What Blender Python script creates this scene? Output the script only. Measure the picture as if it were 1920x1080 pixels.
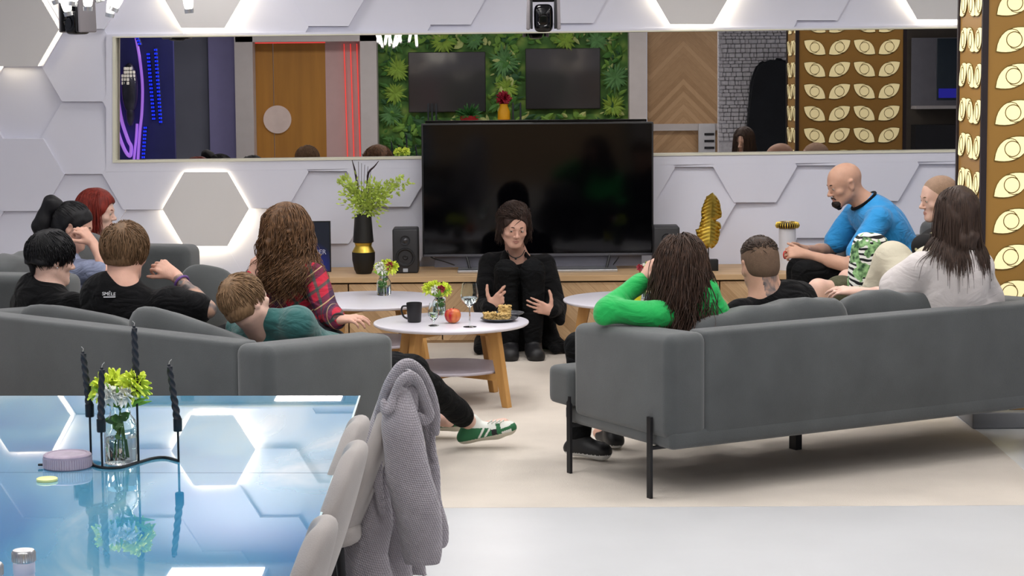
import bpy, bmesh, math, random
import numpy as np
from mathutils import Vector, Matrix

for _o in list(bpy.data.objects):
    bpy.data.objects.remove(_o)
SC = bpy.context.scene
COL = SC.collection
PI = math.pi

# ------------------------------------------------------------------ camera
FPX = 4200.0
CAMH = 1.9
PITCH = math.atan(475 / FPX)
ROLL = 0.008
cF = Vector((0, math.cos(PITCH), -math.sin(PITCH)))
cU0 = Vector((0, math.sin(PITCH), math.cos(PITCH)))
cR0 = Vector((1, 0, 0))
cR = cR0 * math.cos(ROLL) - cU0 * math.sin(ROLL)
cU = cU0 * math.cos(ROLL) + cR0 * math.sin(ROLL)
cC = Vector((0, 0, CAMH))
cam_d = bpy.data.cameras.new('camera')
cam = bpy.data.objects.new('camera', cam_d)
COL.objects.link(cam)
m = Matrix.Identity(4)
for i in range(3):
    m[i][0] = cR[i]; m[i][1] = cU[i]; m[i][2] = -cF[i]; m[i][3] = cC[i]
cam.matrix_world = m
cam_d.sensor_fit = 'HORIZONTAL'
cam_d.sensor_width = 36
cam_d.lens = 36 * FPX / 1920
cam_d.clip_start = 0.2
cam_d.clip_end = 100
SC.camera = cam

# ------------------------------------------------------------------ world, exposure, ceiling panels
w = bpy.data.worlds.new('world'); SC.world = w; w.use_nodes = True
w.node_tree.nodes['Background'].inputs[0].default_value = (0.80, 0.84, 1.0, 1)
w.node_tree.nodes['Background'].inputs[1].default_value = 0.35
SC.view_settings.view_transform = 'Standard'
SC.view_settings.look = 'None'
SC.view_settings.exposure = 0.12
SC.view_settings.gamma = 1.0
SC.view_settings.use_curve_mapping = False
CEIL_Z = 2.95
PANELS = [(-1.85, 9.0), (-1.9, 13.8)]
for _x in (-0.2, 1.5, 3.1):  # from here on, unseen panels added to light the room
    for _y in (9.1, 12.4):
        PANELS.append((_x, _y))
for _x in (-3.4, -1.85, -0.2, 1.5, 3.1):
    for _y in (1.2, 5.2, 7.2, 10.9):
        PANELS.append((_x, _y))
PANEL_W = 10.0

# ------------------------------------------------------------------ pixel helpers (1920x1080)
def ray(x, y):
    return cF + cR * ((x - 960) / FPX) - cU * ((y - 540) / FPX)
def G(x, y, z=0.0):
    d = ray(x, y); return cC + d * ((z - CAMH) / d.z)
def W(x, y, Y):
    d = ray(x, y); return cC + d * (Y / d.y)
WALL_Y = 14.45
MIRN = Vector((0, -1, 0.0119)).normalized()      # the mirror leans back a hair
MIRP = Vector((0, WALL_Y + 0.02, 1.5))
def V(x, y, Y):
    """real point, on the plane y = Y, that the mirror shows at this pixel"""
    d = ray(x, y)
    t = (MIRP - cC).dot(MIRN) / d.dot(MIRN)
    h = cC + d * t
    r = d - MIRN * (2 * d.dot(MIRN))
    return h + r * ((Y - h.y) / r.y)

# ------------------------------------------------------------------ materials
def lin(c):
    if isinstance(c, str):
        c = c.lstrip('#'); c = [int(c[i:i + 2], 16) / 255 for i in (0, 2, 4)]
    return tuple((v / 12.92 if v <= 0.04045 else ((v + 0.055) / 1.055) ** 2.4) for v in c[:3]) + (1,)
MATS = {}
def mat(name, col, rough=0.6, metal=0.0, var=0.06, vscale=8.0, bump=0.0, bscale=60.0, spec=0.5, coat=0.0,
        sheen=0.0, trans=0.0, ior=1.45, emit=None, es=0.0, sss=0.0):
    if name in MATS: return MATS[name]
    M = bpy.data.materials.new(name); M.use_nodes = True
    nt = M.node_tree; b = nt.nodes['Principled BSDF']; L = nt.links
    c = lin(col)
    b.inputs['Base Color'].default_value = c
    b.inputs['Roughness'].default_value = rough
    b.inputs['Metallic'].default_value = metal
    b.inputs['Specular IOR Level'].default_value = spec
    b.inputs['Coat Weight'].default_value = coat
    b.inputs['Coat Roughness'].default_value = 0.05
    b.inputs['Sheen Weight'].default_value = sheen
    b.inputs['Transmission Weight'].default_value = trans
    b.inputs['IOR'].default_value = ior
    if sss:
        b.inputs['Subsurface Weight'].default_value = sss
        b.inputs['Subsurface Radius'].default_value = (0.01, 0.004, 0.002)
        b.inputs['Subsurface Scale'].default_value = 0.5
    if emit:
        b.inputs['Emission Color'].default_value = lin(emit)
        b.inputs['Emission Strength'].default_value = es
    if var or bump:
        tc = nt.nodes.new('ShaderNodeTexCoord')
    if var:
        n = nt.nodes.new('ShaderNodeTexNoise'); n.inputs['Scale'].default_value = vscale
        n.inputs['Detail'].default_value = 4
        L.new(tc.outputs['Object'], n.inputs['Vector'])
        r = nt.nodes.new('ShaderNodeValToRGB')
        r.color_ramp.elements[0].position = 0.3; r.color_ramp.elements[1].position = 0.7
        r.color_ramp.elements[0].color = tuple(max(0, v * (1 - var)) for v in c[:3]) + (1,)
        r.color_ramp.elements[1].color = tuple(min(1, v * (1 + var)) for v in c[:3]) + (1,)
        L.new(n.outputs['Fac'], r.inputs['Fac']); L.new(r.outputs['Color'], b.inputs['Base Color'])
    if bump:
        n2 = nt.nodes.new('ShaderNodeTexNoise'); n2.inputs['Scale'].default_value = bscale
        n2.inputs['Detail'].default_value = 3
        L.new(tc.outputs['Object'], n2.inputs['Vector'])
        bp = nt.nodes.new('ShaderNodeBump'); bp.inputs['Strength'].default_value = bump
        bp.inputs['Distance'].default_value = 0.01
        L.new(n2.outputs['Fac'], bp.inputs['Height']); L.new(bp.outputs['Normal'], b.inputs['Normal'])
    MATS[name] = M
    return M
def nodes_of(M):
    return M.node_tree, M.node_tree.nodes['Principled BSDF'], M.node_tree.links

# ------------------------------------------------------------------ objects
MW = {}      # object name -> matrix of its top-level thing
def link(name, data, parent=None):
    o = bpy.data.objects.new(name, data); COL.objects.link(o)
    if parent is not None:
        o.parent = parent; MW[o.name] = MW[parent.name]
    return o
def setp(o, label=None, cat=None, group=None, kind=None):
    if label: o['label'] = label
    if cat: o['category'] = cat
    if group: o['group'] = group
    if kind: o['kind'] = kind
    return o
def thing(name, label, cat, loc=(0, 0, 0), rz=0.0, group=None):
    o = bpy.data.objects.new(name, None); COL.objects.link(o)
    o.empty_display_size = 0.05
    M = Matrix.Translation(Vector(loc)) @ Matrix.Rotation(rz, 4, 'Z')
    o.location = Vector(loc); o.rotation_euler = (0, 0, rz)
    MW[o.name] = M
    return setp(o, label, cat, group)
def finish(me, mats, smooth):
    for mt in (mats if isinstance(mats, (list, tuple)) else [mats]): me.materials.append(mt)
    if smooth:
        me.polygons.foreach_set('use_smooth', [True] * len(me.polygons))
        if smooth != 'all':
            me.set_sharp_from_angle(angle=math.radians(42))
def obj(name, bm, mats, parent=None, smooth=True, label=None, world=True, bevel=0):
    """bmesh in world coordinates -> one mesh object (local to its thing when parented)"""
    me = bpy.data.meshes.new(name)
    bmesh.ops.recalc_face_normals(bm, faces=bm.faces[:])
    if parent is not None and world:
        bm.transform(MW[parent.name].inverted())
    base = None
    if parent is None:
        xs = [v.co for v in bm.verts]
        lo = Vector([min(c[i] for c in xs) for i in range(3)]); hi = Vector([max(c[i] for c in xs) for i in range(3)])
        base = Vector(((lo.x + hi.x) / 2, (lo.y + hi.y) / 2, lo.z))
        bm.transform(Matrix.Translation(-base))
    bm.to_mesh(me); bm.free()
    finish(me, mats, smooth)
    o = link(name, me, parent)
    if base is not None: o.location = base; MW[o.name] = Matrix.Translation(base)
    if label: o['label'] = label
    if bevel:
        md = o.modifiers.new('bevel', 'BEVEL'); md.width = bevel; md.segments = 3; md.limit_method = 'ANGLE'
        md.angle_limit = math.radians(40); md.harden_normals = False
    return o
def struct(name, bm, mats, smooth=True, bevel=0):
    o = obj(name, bm, mats, None, smooth, bevel=bevel); o['kind'] = 'structure'; return o
def npobj(name, V_, F_, mats, parent=None, mi=None, smooth='all', label=None):
    """numpy verts (world) + quads/tris -> mesh object"""
    V_ = np.asarray(V_, dtype=np.float64)
    if parent is not None: Mi = MW[parent.name].inverted()
    else:
        base = Vector(((V_[:, 0].min() + V_[:, 0].max()) / 2, (V_[:, 1].min() + V_[:, 1].max()) / 2, V_[:, 2].min()))
        Mi = Matrix.Translation(-base)
    A = np.array(Mi)
    V2 = V_ @ A[:3, :3].T + A[:3, 3]
    F_ = np.asarray(F_, dtype=np.int32)
    me = bpy.data.meshes.new(name)
    k = F_.shape[1]
    me.vertices.add(len(V2)); me.vertices.foreach_set('co', V2.astype(np.float32).ravel())
    me.loops.add(F_.size); me.loops.foreach_set('vertex_index', F_.ravel())
    me.polygons.add(len(F_)); me.polygons.foreach_set('loop_start', np.arange(0, F_.size, k, dtype=np.int32))
    me.polygons.foreach_set('loop_total', np.full(len(F_), k, dtype=np.int32))
    if mi is not None: me.polygons.foreach_set('material_index', np.asarray(mi, dtype=np.int32))
    me.update(calc_edges=True); me.validate()
    finish(me, mats, smooth)
    o = link(name, me, parent)
    if parent is None: o.location = base; MW[o.name] = Matrix.Translation(base)
    if label: o['label'] = label
    return o
def dup(root, loc, rz, label, group=None):
    r = root.copy(); COL.objects.link(r); r.location = Vector(loc); r.rotation_euler = (0, 0, rz)
    MW[r.name] = Matrix.Translation(Vector(loc)) @ Matrix.Rotation(rz, 4, 'Z')
    r['label'] = label
    if group: r['group'] = group
    for ch in [o for o in COL.objects if o.parent == root]:
        c = ch.copy(); COL.objects.link(c); c.parent = r
        for g in [o for o in COL.objects if o.parent == ch]:
            d = g.copy(); COL.objects.link(d); d.parent = c
    return r

# ------------------------------------------------------------------ shape helpers
def NB(): return bmesh.new()
def box(bm, c, s, rot=None, bev=0.0, seg=3, mi=0):
    r = bmesh.ops.create_cube(bm, size=1.0)
    vs = r['verts']
    M = Matrix.Translation(Vector(c)) @ (rot.to_4x4() if rot is not None else Matrix.Identity(4)) @ Matrix.Diagonal((s[0], s[1], s[2], 1))
    bmesh.ops.transform(bm, matrix=M, verts=vs)
    fs = list({f for v in vs for f in v.link_faces})
    for f in fs: f.material_index = mi
    if bev:
        es = list({e for v in vs for e in v.link_edges})
        bmesh.ops.bevel(bm, geom=es, offset=bev, segments=seg, affect='EDGES', profile=0.5, material=-1)
def prism(bm, pts, vec, mi=0):
    a = [bm.verts.new(Vector(p)) for p in pts]; b = [bm.verts.new(Vector(p) + Vector(vec)) for p in pts]
    fs = [bm.faces.new(a), bm.faces.new(b[::-1])]
    n = len(a)
    for i in range(n):
        fs.append(bm.faces.new((a[i], b[i], b[(i + 1) % n], a[(i + 1) % n])))
    for f in fs: f.material_index = mi
    return fs
def frames(pts):
    out = []; pts = [Vector(p) for p in pts]; up = None
    for i, p in enumerate(pts):
        t = (pts[min(i + 1, len(pts) - 1)] - pts[max(i - 1, 0)]).normalized()
        if up is None:
            up = Vector((0, 0, 1)) if abs(t.z) < 0.9 else Vector((1, 0, 0))
        a = up.cross(t)
        if a.length < 1e-6: a = Vector((1, 0, 0)).cross(t)
        a.normalize(); b = t.cross(a).normalized(); up = b
        out.append((p, a, b))
    return out
def tube(bm, pts, r, seg=10, caps=True, flat=1.0, mi=0, closed=False):
    n = len(pts); rr = r if isinstance(r, (list, tuple)) else [r] * n
    rings = []
    for (p, a, b), q in zip(frames(pts), rr):
        rings.append([bm.verts.new(p + a * (math.cos(2 * PI * k / seg) * q) + b * (math.sin(2 * PI * k / seg) * q * flat)) for k in range(seg)])
    fs = []
    for i in range(n - 1 + (1 if closed else 0)):
        A = rings[i]; B = rings[(i + 1) % n]
        for k in range(seg):
            fs.append(bm.faces.new((A[k], A[(k + 1) % seg], B[(k + 1) % seg], B[k])))
    if caps and not closed:
        fs.append(bm.faces.new(rings[0][::-1])); fs.append(bm.faces.new(rings[-1]))
    for f in fs: f.material_index = mi
def lathe(bm, prof, loc=(0, 0, 0), seg=32, rot=None, mi=0, caps=True):
    loc = Vector(loc); rings = []
    R_ = rot if rot is not None else Matrix.Identity(3)
    for r, z in prof:
        rings.append([bm.verts.new(loc + R_ @ Vector((math.cos(2 * PI * k / seg) * r, math.sin(2 * PI * k / seg) * r, z))) for k in range(seg)])
    fs = []
    for A, B in zip(rings[:-1], rings[1:]):
        for k in range(seg):
            fs.append(bm.faces.new((A[k], A[(k + 1) % seg], B[(k + 1) % seg], B[k])))
    if caps:
        fs.append(bm.faces.new(rings[0][::-1])); fs.append(bm.faces.new(rings[-1]))
    for f in fs: f.material_index = mi
def spline(pts, n=8):
    P = [Vector(p) for p in pts]; P = [P[0] * 2 - P[1]] + P + [P[-1] * 2 - P[-2]]
    out = []
    for i in range(1, len(P) - 2):
        for k in range(n):
            t = k / n
            out.append(0.5 * ((2 * P[i]) + (P[i + 1] - P[i - 1]) * t + (2 * P[i - 1] - 5 * P[i] + 4 * P[i + 1] - P[i + 2]) * t * t + (3 * P[i] - P[i - 1] - 3 * P[i + 1] + P[i + 2]) * t ** 3))
    out.append(P[-2]); return out
def softbox(bm, c, s, rot=None, n=10, p=4.0, puff=0.0, mi=0):
    """superellipsoid cushion, size s"""
    b2 = bmesh.new(); bmesh.ops.create_cube(b2, size=2.0)
    bmesh.ops.subdivide_edges(b2, edges=b2.edges[:], cuts=n, use_grid_fill=True)
    R_ = rot if rot is not None else Matrix.Identity(3)
    b2.verts.index_update(); mp_ = {}
    for v in b2.verts:
        q = v.co; d = (abs(q.x) ** p + abs(q.y) ** p + abs(q.z) ** p) ** (1 / p); q = q / d
        mp_[v.index] = bm.verts.new(Vector(c) + R_ @ Vector((q.x * s[0] / 2, q.y * s[1] / 2, q.z * s[2] / 2)))
    for f in b2.faces:
        nf = bm.faces.new([mp_[v.index] for v in f.verts]); nf.material_index = mi
    b2.free()
def rotz(a): return Matrix.Rotation(a, 3, 'Z')
def rotx(a): return Matrix.Rotation(a, 3, 'X')
def roty(a): return Matrix.Rotation(a, 3, 'Y')
# ================================================================== MATERIALS
WALLM = mat('wall_white', '#dbdce9', 0.55, var=0.02, vscale=2)
PANELM = mat('hex_panel', '#dcdad9', 0.6, var=0.02, vscale=3)
LEDM = mat('led_strip', '#fff8e0', 0.5, var=0, emit='#fff0cc', es=11.0)
FLOORM = mat('floor_white', '#cacbcd', 0.28, var=0.03, vscale=3, spec=0.4)
CARPM = mat('carpet_beige', '#c9c0b5', 0.85, var=0.07, vscale=2.5, bump=0.25, bscale=220)
CEILM = mat('ceiling_grey', '#c8c8cc', 0.8, var=0.03)
GREYM = mat('pillar_grey', '#cbc5c3', 0.6, var=0.03)
MIRM = mat('mirror_glass', '#b9b5b3', 0.0, metal=1.0, var=0)
SOFAM = mat('sofa_fabric', '#4b4e4f', 0.9, var=0.13, vscale=5, bump=0.22, bscale=350, sheen=0.35, spec=0.2)
BLACKM = mat('black_metal', '#17171a', 0.45, var=0.1, spec=0.4)
GOLDM = mat('gold', '#d6b650', 0.38, metal=1.0, var=0.08, vscale=12)
SILVM = mat('silver', '#c6c6c8', 0.3, metal=0.9, var=0.03)
BLKGLOSS = mat('black_gloss', '#08080c', 0.12, var=0, spec=0.5)
BLKMATTE = mat('black_matte', '#131315', 0.6, var=0.1)
PLASTICM = mat('black_plastic', '#1d1d20', 0.5, var=0.05)
TABLEW = mat('table_white', '#d9d6e0', 0.25, var=0.015, spec=0.5)
CHAIRM = mat('chair_fabric', '#a39c98', 0.9, var=0.05, vscale=9, bump=0.15, bscale=300, sheen=0.2)
GLASSM = mat('clear_glass', '#f4fbfa', 0.0, var=0, trans=1.0, ior=1.3)
WATERM = mat('water', '#f2f8f8', 0.0, var=0, trans=1.0, ior=1.33)
def wood(name, c1, c2, scale=14, herring=False, ang=0.0, flip=0.18):
    M = mat(name, c1, 0.5, var=0); nt, b, L = nodes_of(M)
    tc = nt.nodes.new('ShaderNodeTexCoord'); mp = nt.nodes.new('ShaderNodeMapping')
    mp.inputs['Scale'].default_value = (1, 1, 1)
    L.new(tc.outputs['Object'], mp.inputs['Vector'])
    vec = mp.outputs['Vector']
    if herring:
        sx = nt.nodes.new('ShaderNodeSeparateXYZ'); L.new(vec, sx.inputs[0])
        def mth(op, a, bb=None):
            n = nt.nodes.new('ShaderNodeMath'); n.operation = op
            for i, q in enumerate((a, bb)):
                if q is None: continue
                if isinstance(q, (int, float)): n.inputs[i].default_value = q
                else: L.new(q, n.inputs[i])
            return n.outputs[0]
        zig = mth('PINGPONG', sx.outputs['X'], flip)
        u = mth('ADD', sx.outputs['Z'], zig)
        v = mth('SUBTRACT', sx.outputs['Z'], zig)
        pl = mth('MULTIPLY', u, 12.0)
        fl = mth('FLOOR', pl); fr = mth('FRACT', pl)
        wn = nt.nodes.new('ShaderNodeTexWhiteNoise'); wn.noise_dimensions = '1D'; L.new(fl, wn.inputs['W'])
        cb = nt.nodes.new('ShaderNodeCombineXYZ'); L.new(mth('MULTIPLY', u, 90), cb.inputs[0]); L.new(mth('MULTIPLY', v, 8), cb.inputs[1])
        ns = nt.nodes.new('ShaderNodeTexNoise'); ns.inputs['Scale'].default_value = 1; ns.inputs['Detail'].default_value = 3
        L.new(cb.outputs[0], ns.inputs['Vector'])
        f = mth('ADD', mth('MULTIPLY', wn.outputs['Value'], 0.45), mth('MULTIPLY', ns.outputs['Fac'], 0.6))
        seam = mth('LESS_THAN', fr, 0.05)
        f = mth('SUBTRACT', f, mth('MULTIPLY', seam, 0.4))
        fac = f
    else:
        mp.inputs['Scale'].default_value = (scale, scale, scale * 0.08) if ang == 0 else (scale * 0.08, scale, scale)
        ns = nt.nodes.new('ShaderNodeTexNoise'); ns.inputs['Scale'].default_value = 1.5; ns.inputs['Detail'].default_value = 4
        L.new(vec, ns.inputs['Vector']); fac = ns.outputs['Fac']
    rp = nt.nodes.new('ShaderNodeValToRGB'); rp.color_ramp.elements[0].position = 0.2; rp.color_ramp.elements[1].position = 0.8
    rp.color_ramp.elements[0].color = lin(c2); rp.color_ramp.elements[1].color = lin(c1)
    L.new(fac, rp.inputs['Fac']); L.new(rp.outputs['Color'], b.inputs['Base Color'])
    return M
OAKH = wood('oak_herringbone', '#ccab84', '#a3825c', herring=True, flip=.58)
OAKV = wood('oak_pale', '#d0b08a', '#b8966c', 14, ang=1)
LEGW = wood('oak_leg', '#c99a5c', '#ac7c40', 20)
HERRW = wood('wall_herringbone', '#cfab82', '#ab8861', herring=True, flip=0.45)

# ================================================================== ROOM
def quad_wall(bm, cs, Y, th):
    prism(bm, [W(x, y, Y) for x, y in cs], (0, th, 0))
def mt(x): return 69.7 - 0.0112 * (x - 208)
def mb(x): return 303.3 - 0.0127 * (x - 218)
MX0, MX1 = 211, 2200
bm = NB()
FY = WALL_Y - 0.055                                   # front face of the flat band round the mirror
# backing slab with the mirror's opening
def zc(y): return y
quad_wall(bm, [(-900, -700), (3000, -700), (3000, mt(3000)), (-900, mt(-900))], WALL_Y, 0.15)
quad_wall(bm, [(-900, mb(-900)), (3000, mb(3000)), (3000, 720), (-900, 720)], WALL_Y, 0.15)
quad_wall(bm, [(-900, mt(-900)), (MX0, mt(MX0)), (MX0, mb(MX0)), (-900, mb(-900))], WALL_Y, 0.15)
quad_wall(bm, [(MX1, mt(MX1)), (3000, mt(3000)), (3000, mb(3000)), (MX1, mb(MX1))], WALL_Y, 0.15)
# raised band framing the opening
quad_wall(bm, [(MX0 - 12, mt(MX0) - 5), (MX1, mt(MX1) - 5), (MX1, mt(MX1)), (MX0 - 12, mt(MX0))], FY, 0.06)
quad_wall(bm, [(MX0 - 12, mb(MX0)), (MX1, mb(MX1)), (MX1, mb(MX1) + 19), (MX0 - 12, mb(MX0) + 19)], FY, 0.06)
quad_wall(bm, [(MX0 - 12, mt(MX0)), (MX0, mt(MX0)), (MX0, mb(MX0)), (MX0 - 12, mb(MX0))], FY, 0.06)
LIT = {(0, 0), (-3, 2), (0, 3), (8, 3), (12, 3)}
def hexc(k, j):
    x = 385 + 114.5 * k
    return x, 392 - 0.0118 * (x - 385) - 136.0 * j + (68 if k % 2 else 0) - (0 if k % 2 == 0 else 0)
def hexpts(cx, cy, Rr, Y):
    return [W(cx + Rr * math.cos(a), cy + Rr * 0.866 * 0.99 / 0.866 * math.sin(a), Y) for a in [PI / 3 * i for i in range(6)]]
def clip(poly, ax, bx, c):                             # keep a*x+b*y<=c
    out = []
    for i in range(len(poly)):
        p, q = poly[i], poly[(i + 1) % len(poly)]
        dp = ax * p[0] + bx * p[1] - c; dq = ax * q[0] + bx * q[1] - c
        if dp <= 0: out.append(p)
        if dp * dq < 0:
            t = dp / (dp - dq); out.append((p[0] + (q[0] - p[0]) * t, p[1] + (q[1] - p[1]) * t))
    return out
def subpieces(poly):
    """parts of a cell outside the mirror band"""
    x0 = MX0 - 12
    res = [clip(poly, 0.0112, 1.0, 69.7 - 5 + 0.0112 * 208),                         # above
           clip(poly, -0.0127, -1.0, -(303.3 + 19) - 0.0127 * 218)]                  # below
    mid = clip(clip(poly, -0.0112, -1.0, -(64.7 + 0.0112 * 208)), 0.0127, 1.0, 322.3 + 0.0127 * 218)
    if mid: res.append(clip(mid, 1, 0, x0))
    return [r for r in res if len(r) > 2]
rnd = random.Random(4)
for k in range(-9, 20):
    for j in range(-2, 7):
        if (k, j) in LIT: continue
        cx, cy = hexc(k, j)
        if (k, j) == (-3, 2): continue
        flat_ = (k % 2 == 1 and j in (1, 2))
        R_ = 79.0
        poly = [(cx + R_ * math.cos(PI / 3 * i), cy + 0.99 * R_ * math.sin(PI / 3 * i)) for i in range(6)]
        for sp in subpieces(poly):
            pts = []
            for x, y in sp:
                tq = ((cx - x) * .6 + (cy - y) * .8) / 79.0
                pts.append(W(x, y, WALL_Y - .055 + (0 if flat_ else .022 * (1 + tq))))
            c = sum(pts, Vector()) / len(pts)
            # one chamfered plate: wide at the wall, a little smaller in front
            back = [Vector((p.x, WALL_Y + 0.01, p.z)) for p in pts]
            front = pts
            a = [bm.verts.new(p) for p in back]; b = [bm.verts.new(p) for p in front]
            bm.faces.new(b); n = len(a)
            for i in range(n): bm.faces.new((a[i], a[(i + 1) % n], b[(i + 1) % n], b[i]))
struct('wall_back', bm, WALLM, smooth=False)
# glowing hexagon panels
LITLAB = {(0, 0): 'white hexagon wall panel with glowing edge, whole, below the mirror at left',
          (-3, 2): 'glowing-edged hexagon wall panel at top left corner, left of the mirror',
          (0, 3): 'glowing-edged hexagon wall panel above the left end of the mirror',
          (8, 3): 'glowing-edged hexagon wall panel above the mirror, first one right of the middle camera',
          (12, 3): 'glowing-edged hexagon wall panel above the mirror beside the eye-patterned column'}
LCEN = {(0, 0): (385.5, 392), (-3, 2): (29, 55), (0, 3): (380, -17), (8, 3): (1297, -24), (12, 3): (1761, -33)}
for kj, (cx, cy) in LCEN.items():
    c0 = W(cx, cy, WALL_Y - 0.03)
    t = thing('hexagon_wall_light', LITLAB[kj], 'wall light', c0, 0, 'glowing hexagon wall lights')
    bm = NB(); prism(bm, hexpts(cx, cy, 81, WALL_Y - 0.085), (0, 0.018, 0)); obj('panel', bm, PANELM, t, smooth=False)
    bm = NB()
    o_ = hexpts(cx, cy, 78.5, WALL_Y - 0.066); i_ = hexpts(cx, cy, 73, WALL_Y - 0.066)
    for i in range(6):
        prism(bm, [o_[i], o_[(i + 1) % 6], i_[(i + 1) % 6], i_[i]], (0, 0.05, 0))
    obj('led_strip', bm, LEDM, t, smooth=False)
# the mirror
t = thing('wall_mirror', 'long horizontal wall mirror above the television and oak cabinet', 'mirror', W(1000, 300, WALL_Y))
def mirpt(x, y):
    d = ray(x, y); return cC + d * ((MIRP - cC).dot(MIRN) / d.dot(MIRN))
for xa, xb in ((MX0 - 8, 1212.5), (1213.5, MX1 + 5)):
    bm = NB(); prism(bm, [mirpt(xa, mt(xa) - 8), mirpt(xb, mt(xb) - 8), mirpt(xb, mb(xb) + 8), mirpt(xa, mb(xa) + 8)], (0, 0.006, 0))
    obj('pane', bm, MIRM, t, smooth=False)
bm = NB()
def bar(bm, a, b, wd, Y):
    a = Vector(a); b = Vector(b); d = (b - a).normalized(); n = Vector((-d[1], d[0])) * wd / 2
    prism(bm, [W(*(a + n), Y), W(*(b + n), Y), W(*(b - n), Y), W(*(a - n), Y)], (0, 0.07, 0))
bar(bm, (MX0, mt(MX0)), (MX1, mt(MX1)), 2.5, FY - 0.006)
bar(bm, (MX0 + 3, mt(MX0)), (MX0 + 3, mb(MX0)), 6, FY - 0.004)
bar(bm, (MX0, mb(MX0)), (MX1, mb(MX1)), 4, FY - 0.008)
obj('frame', bm, mat('mirror_frame', '#dcdac8', 0.5, var=0.02), t, smooth=False)

# floor, carpet, ceiling, back wall
bm = NB(); box(bm, (0, 6.5, -0.05), (16, 18, 0.1)); struct('floor', bm, FLOORM, smooth=False)
bm = NB()
c1 = G(600, 947); c2 = G(2300, 947)
pts = [Vector((-5, c1.y, 0)), Vector((2.95, c2.y, 0)), Vector((2.62, 9.6, 0)), Vector((2.4, 10.2, 0)), Vector((2.05, 10.75, 0)),
       Vector((1.95, 14.4, 0)), Vector((-5, 14.4, 0))]
pts[1] = Vector((3.3, c1.y, 0)); 
pts = [Vector((-5, c1.y, 0)), G(1990, 947), G(1905, 868), G(1850, 820), G(1790, 780), Vector((1.95, 14.4, 0)), Vector((-5, 14.4, 0))]
pts = [Vector((p.x, p.y, 0.0)) for p in pts]
prism(bm, pts, (0, 0, 0.001))
o = obj('carpet', bm, CARPM, smooth=False); setp(o, 'large beige carpet under the sofas and coffee tables', 'carpet')
bm = NB(); box(bm, (0, 6.5, CEIL_Z + 0.05), (16, 18, 0.1)); struct('ceiling', bm, CEILM, smooth=False)
# ceiling light panels; all but the first two are added for room light
PGLOW = mat('light_panel', '#ffffff', 0.5, var=0, emit='#fff8f4', es=6.0)
def lamp_panel(i, x, y):
    o = thing('ceiling_light', ('square ceiling light panel mirrored at the far edge of the blue table' if i == 0 else 'square ceiling light panel mirrored at the near edge of the blue table') if i < 2 else 'added square ceiling light panel out of view, lighting the room', 'ceiling light', (x, y, CEIL_Z - 0.03), 0, 'square ceiling light panels')
    bm = NB()
    for sx, sy, wx, wy in ((-.31, 0, .02, .64), (.31, 0, .02, .64), (0, -.31, .6, .02), (0, .31, .6, .02)):
        box(bm, (x + sx, y + sy, CEIL_Z - 0.02), (wx, wy, 0.038))
    obj('frame', bm, SILVM, o, smooth=False)
    bm = NB(); box(bm, (x, y, CEIL_Z - 0.012), (0.6, 0.6, 0.02)); obj('diffuser', bm, PGLOW, o, smooth=False)
    ld = bpy.data.lights.new('panel_lamp', 'AREA'); ld.shape = 'SQUARE'; ld.size = 0.6; ld.energy = PANEL_W * (2.0 if y < 4 else .35 if y > 13 else 1.0)
    ld.color = (0.99, 0.985, 0.97)
    lo = bpy.data.objects.new('panel_lamp', ld); COL.objects.link(lo); lo.parent = o; lo.location = (0, 0, -0.012)
for i, (x, y) in enumerate(PANELS): lamp_panel(i, x, y)

# ------------------------------------------------------------------ the eye column
def eye_bm(bm, c, ex, ez, nrm, flip):
    """leaf-shaped glowing eye with a dark iris line; ex,ez in-plane axes"""
    s = -1 if flip else 1
    def P(u, v, d): return Vector(c) + ex * (u * s) + ez * v + nrm * d
    def arc(p0, p1, c1, c2, n=10):
        out = []
        for i in range(n):
            t = i / n; a = (1 - t) ** 3; b = 3 * t * (1 - t) ** 2; cc = 3 * t * t * (1 - t); d = t ** 3
            out.append((a * p0[0] + b * c1[0] + cc * c2[0] + d * p1[0], a * p0[1] + b * c1[1] + cc * c2[1] + d * p1[1]))
        return out
    A = (-.083, .050); B = (.083, -.056)
    up = arc(A, B, (-.01, .066), (.075, .055)); dn = arc(B, A, (.01, -.072), (-.075, -.050))
    leaf = up + dn
    big = [(x * 1.05, y * 1.07) for x, y in leaf]
    prism(bm, [P(x, y, .0015) for x, y in big], nrm * 0.002, 1)
    prism(bm, [P(x, y, .003) for x, y in leaf], nrm * 0.003, 0)
    ring = [P(.037 * math.cos(a), .037 * math.sin(a) - .002, .0065) for a in [2 * PI * i / 22 for i in range(22)]]
    tube(bm, ring, 0.0023, 5, closed=True, mi=1)
    for q in (1, -1):
        tl = [P(q * x, q * y - .002, .0065) for x, y in ((.0, .037), (.012, .044), (.026, .040), (.034, .030))][:4]
        tl = [P(q * -.028, q * .025, .0065), P(q * -.012, q * .042, .0065), P(q * .010, q * .048, .0065), P(q * .030, q * .044, .0065)]
        tube(bm, tl, 0.0020, 5, mi=1)
EYEM = mat('eye_glow', '#e8dca8', 0.5, var=0, emit='#ffeeb8', es=.55)
EYEL = mat('eye_line', '#6e5a1a', 0.5, var=0.05)
CX0, CX1, CY0, CY1 = 2.245, 3.105, 10.68, 11.28
t = thing('eye_column', 'square brown column covered in glowing eye symbols at the right edge', 'column', ((CX0 + CX1) / 2, (CY0 + CY1) / 2, 0))
bm = NB(); box(bm, ((CX0 + CX1) / 2, (CY0 + CY1) / 2, (0.08 + CEIL_Z) / 2), (CX1 - CX0 - .01, CY1 - CY0 - .01, CEIL_Z - .08)); obj('shaft', bm, mat('column_brown', '#a67c3c', 0.35, var=0.04, vscale=2), t, smooth=False)
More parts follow.
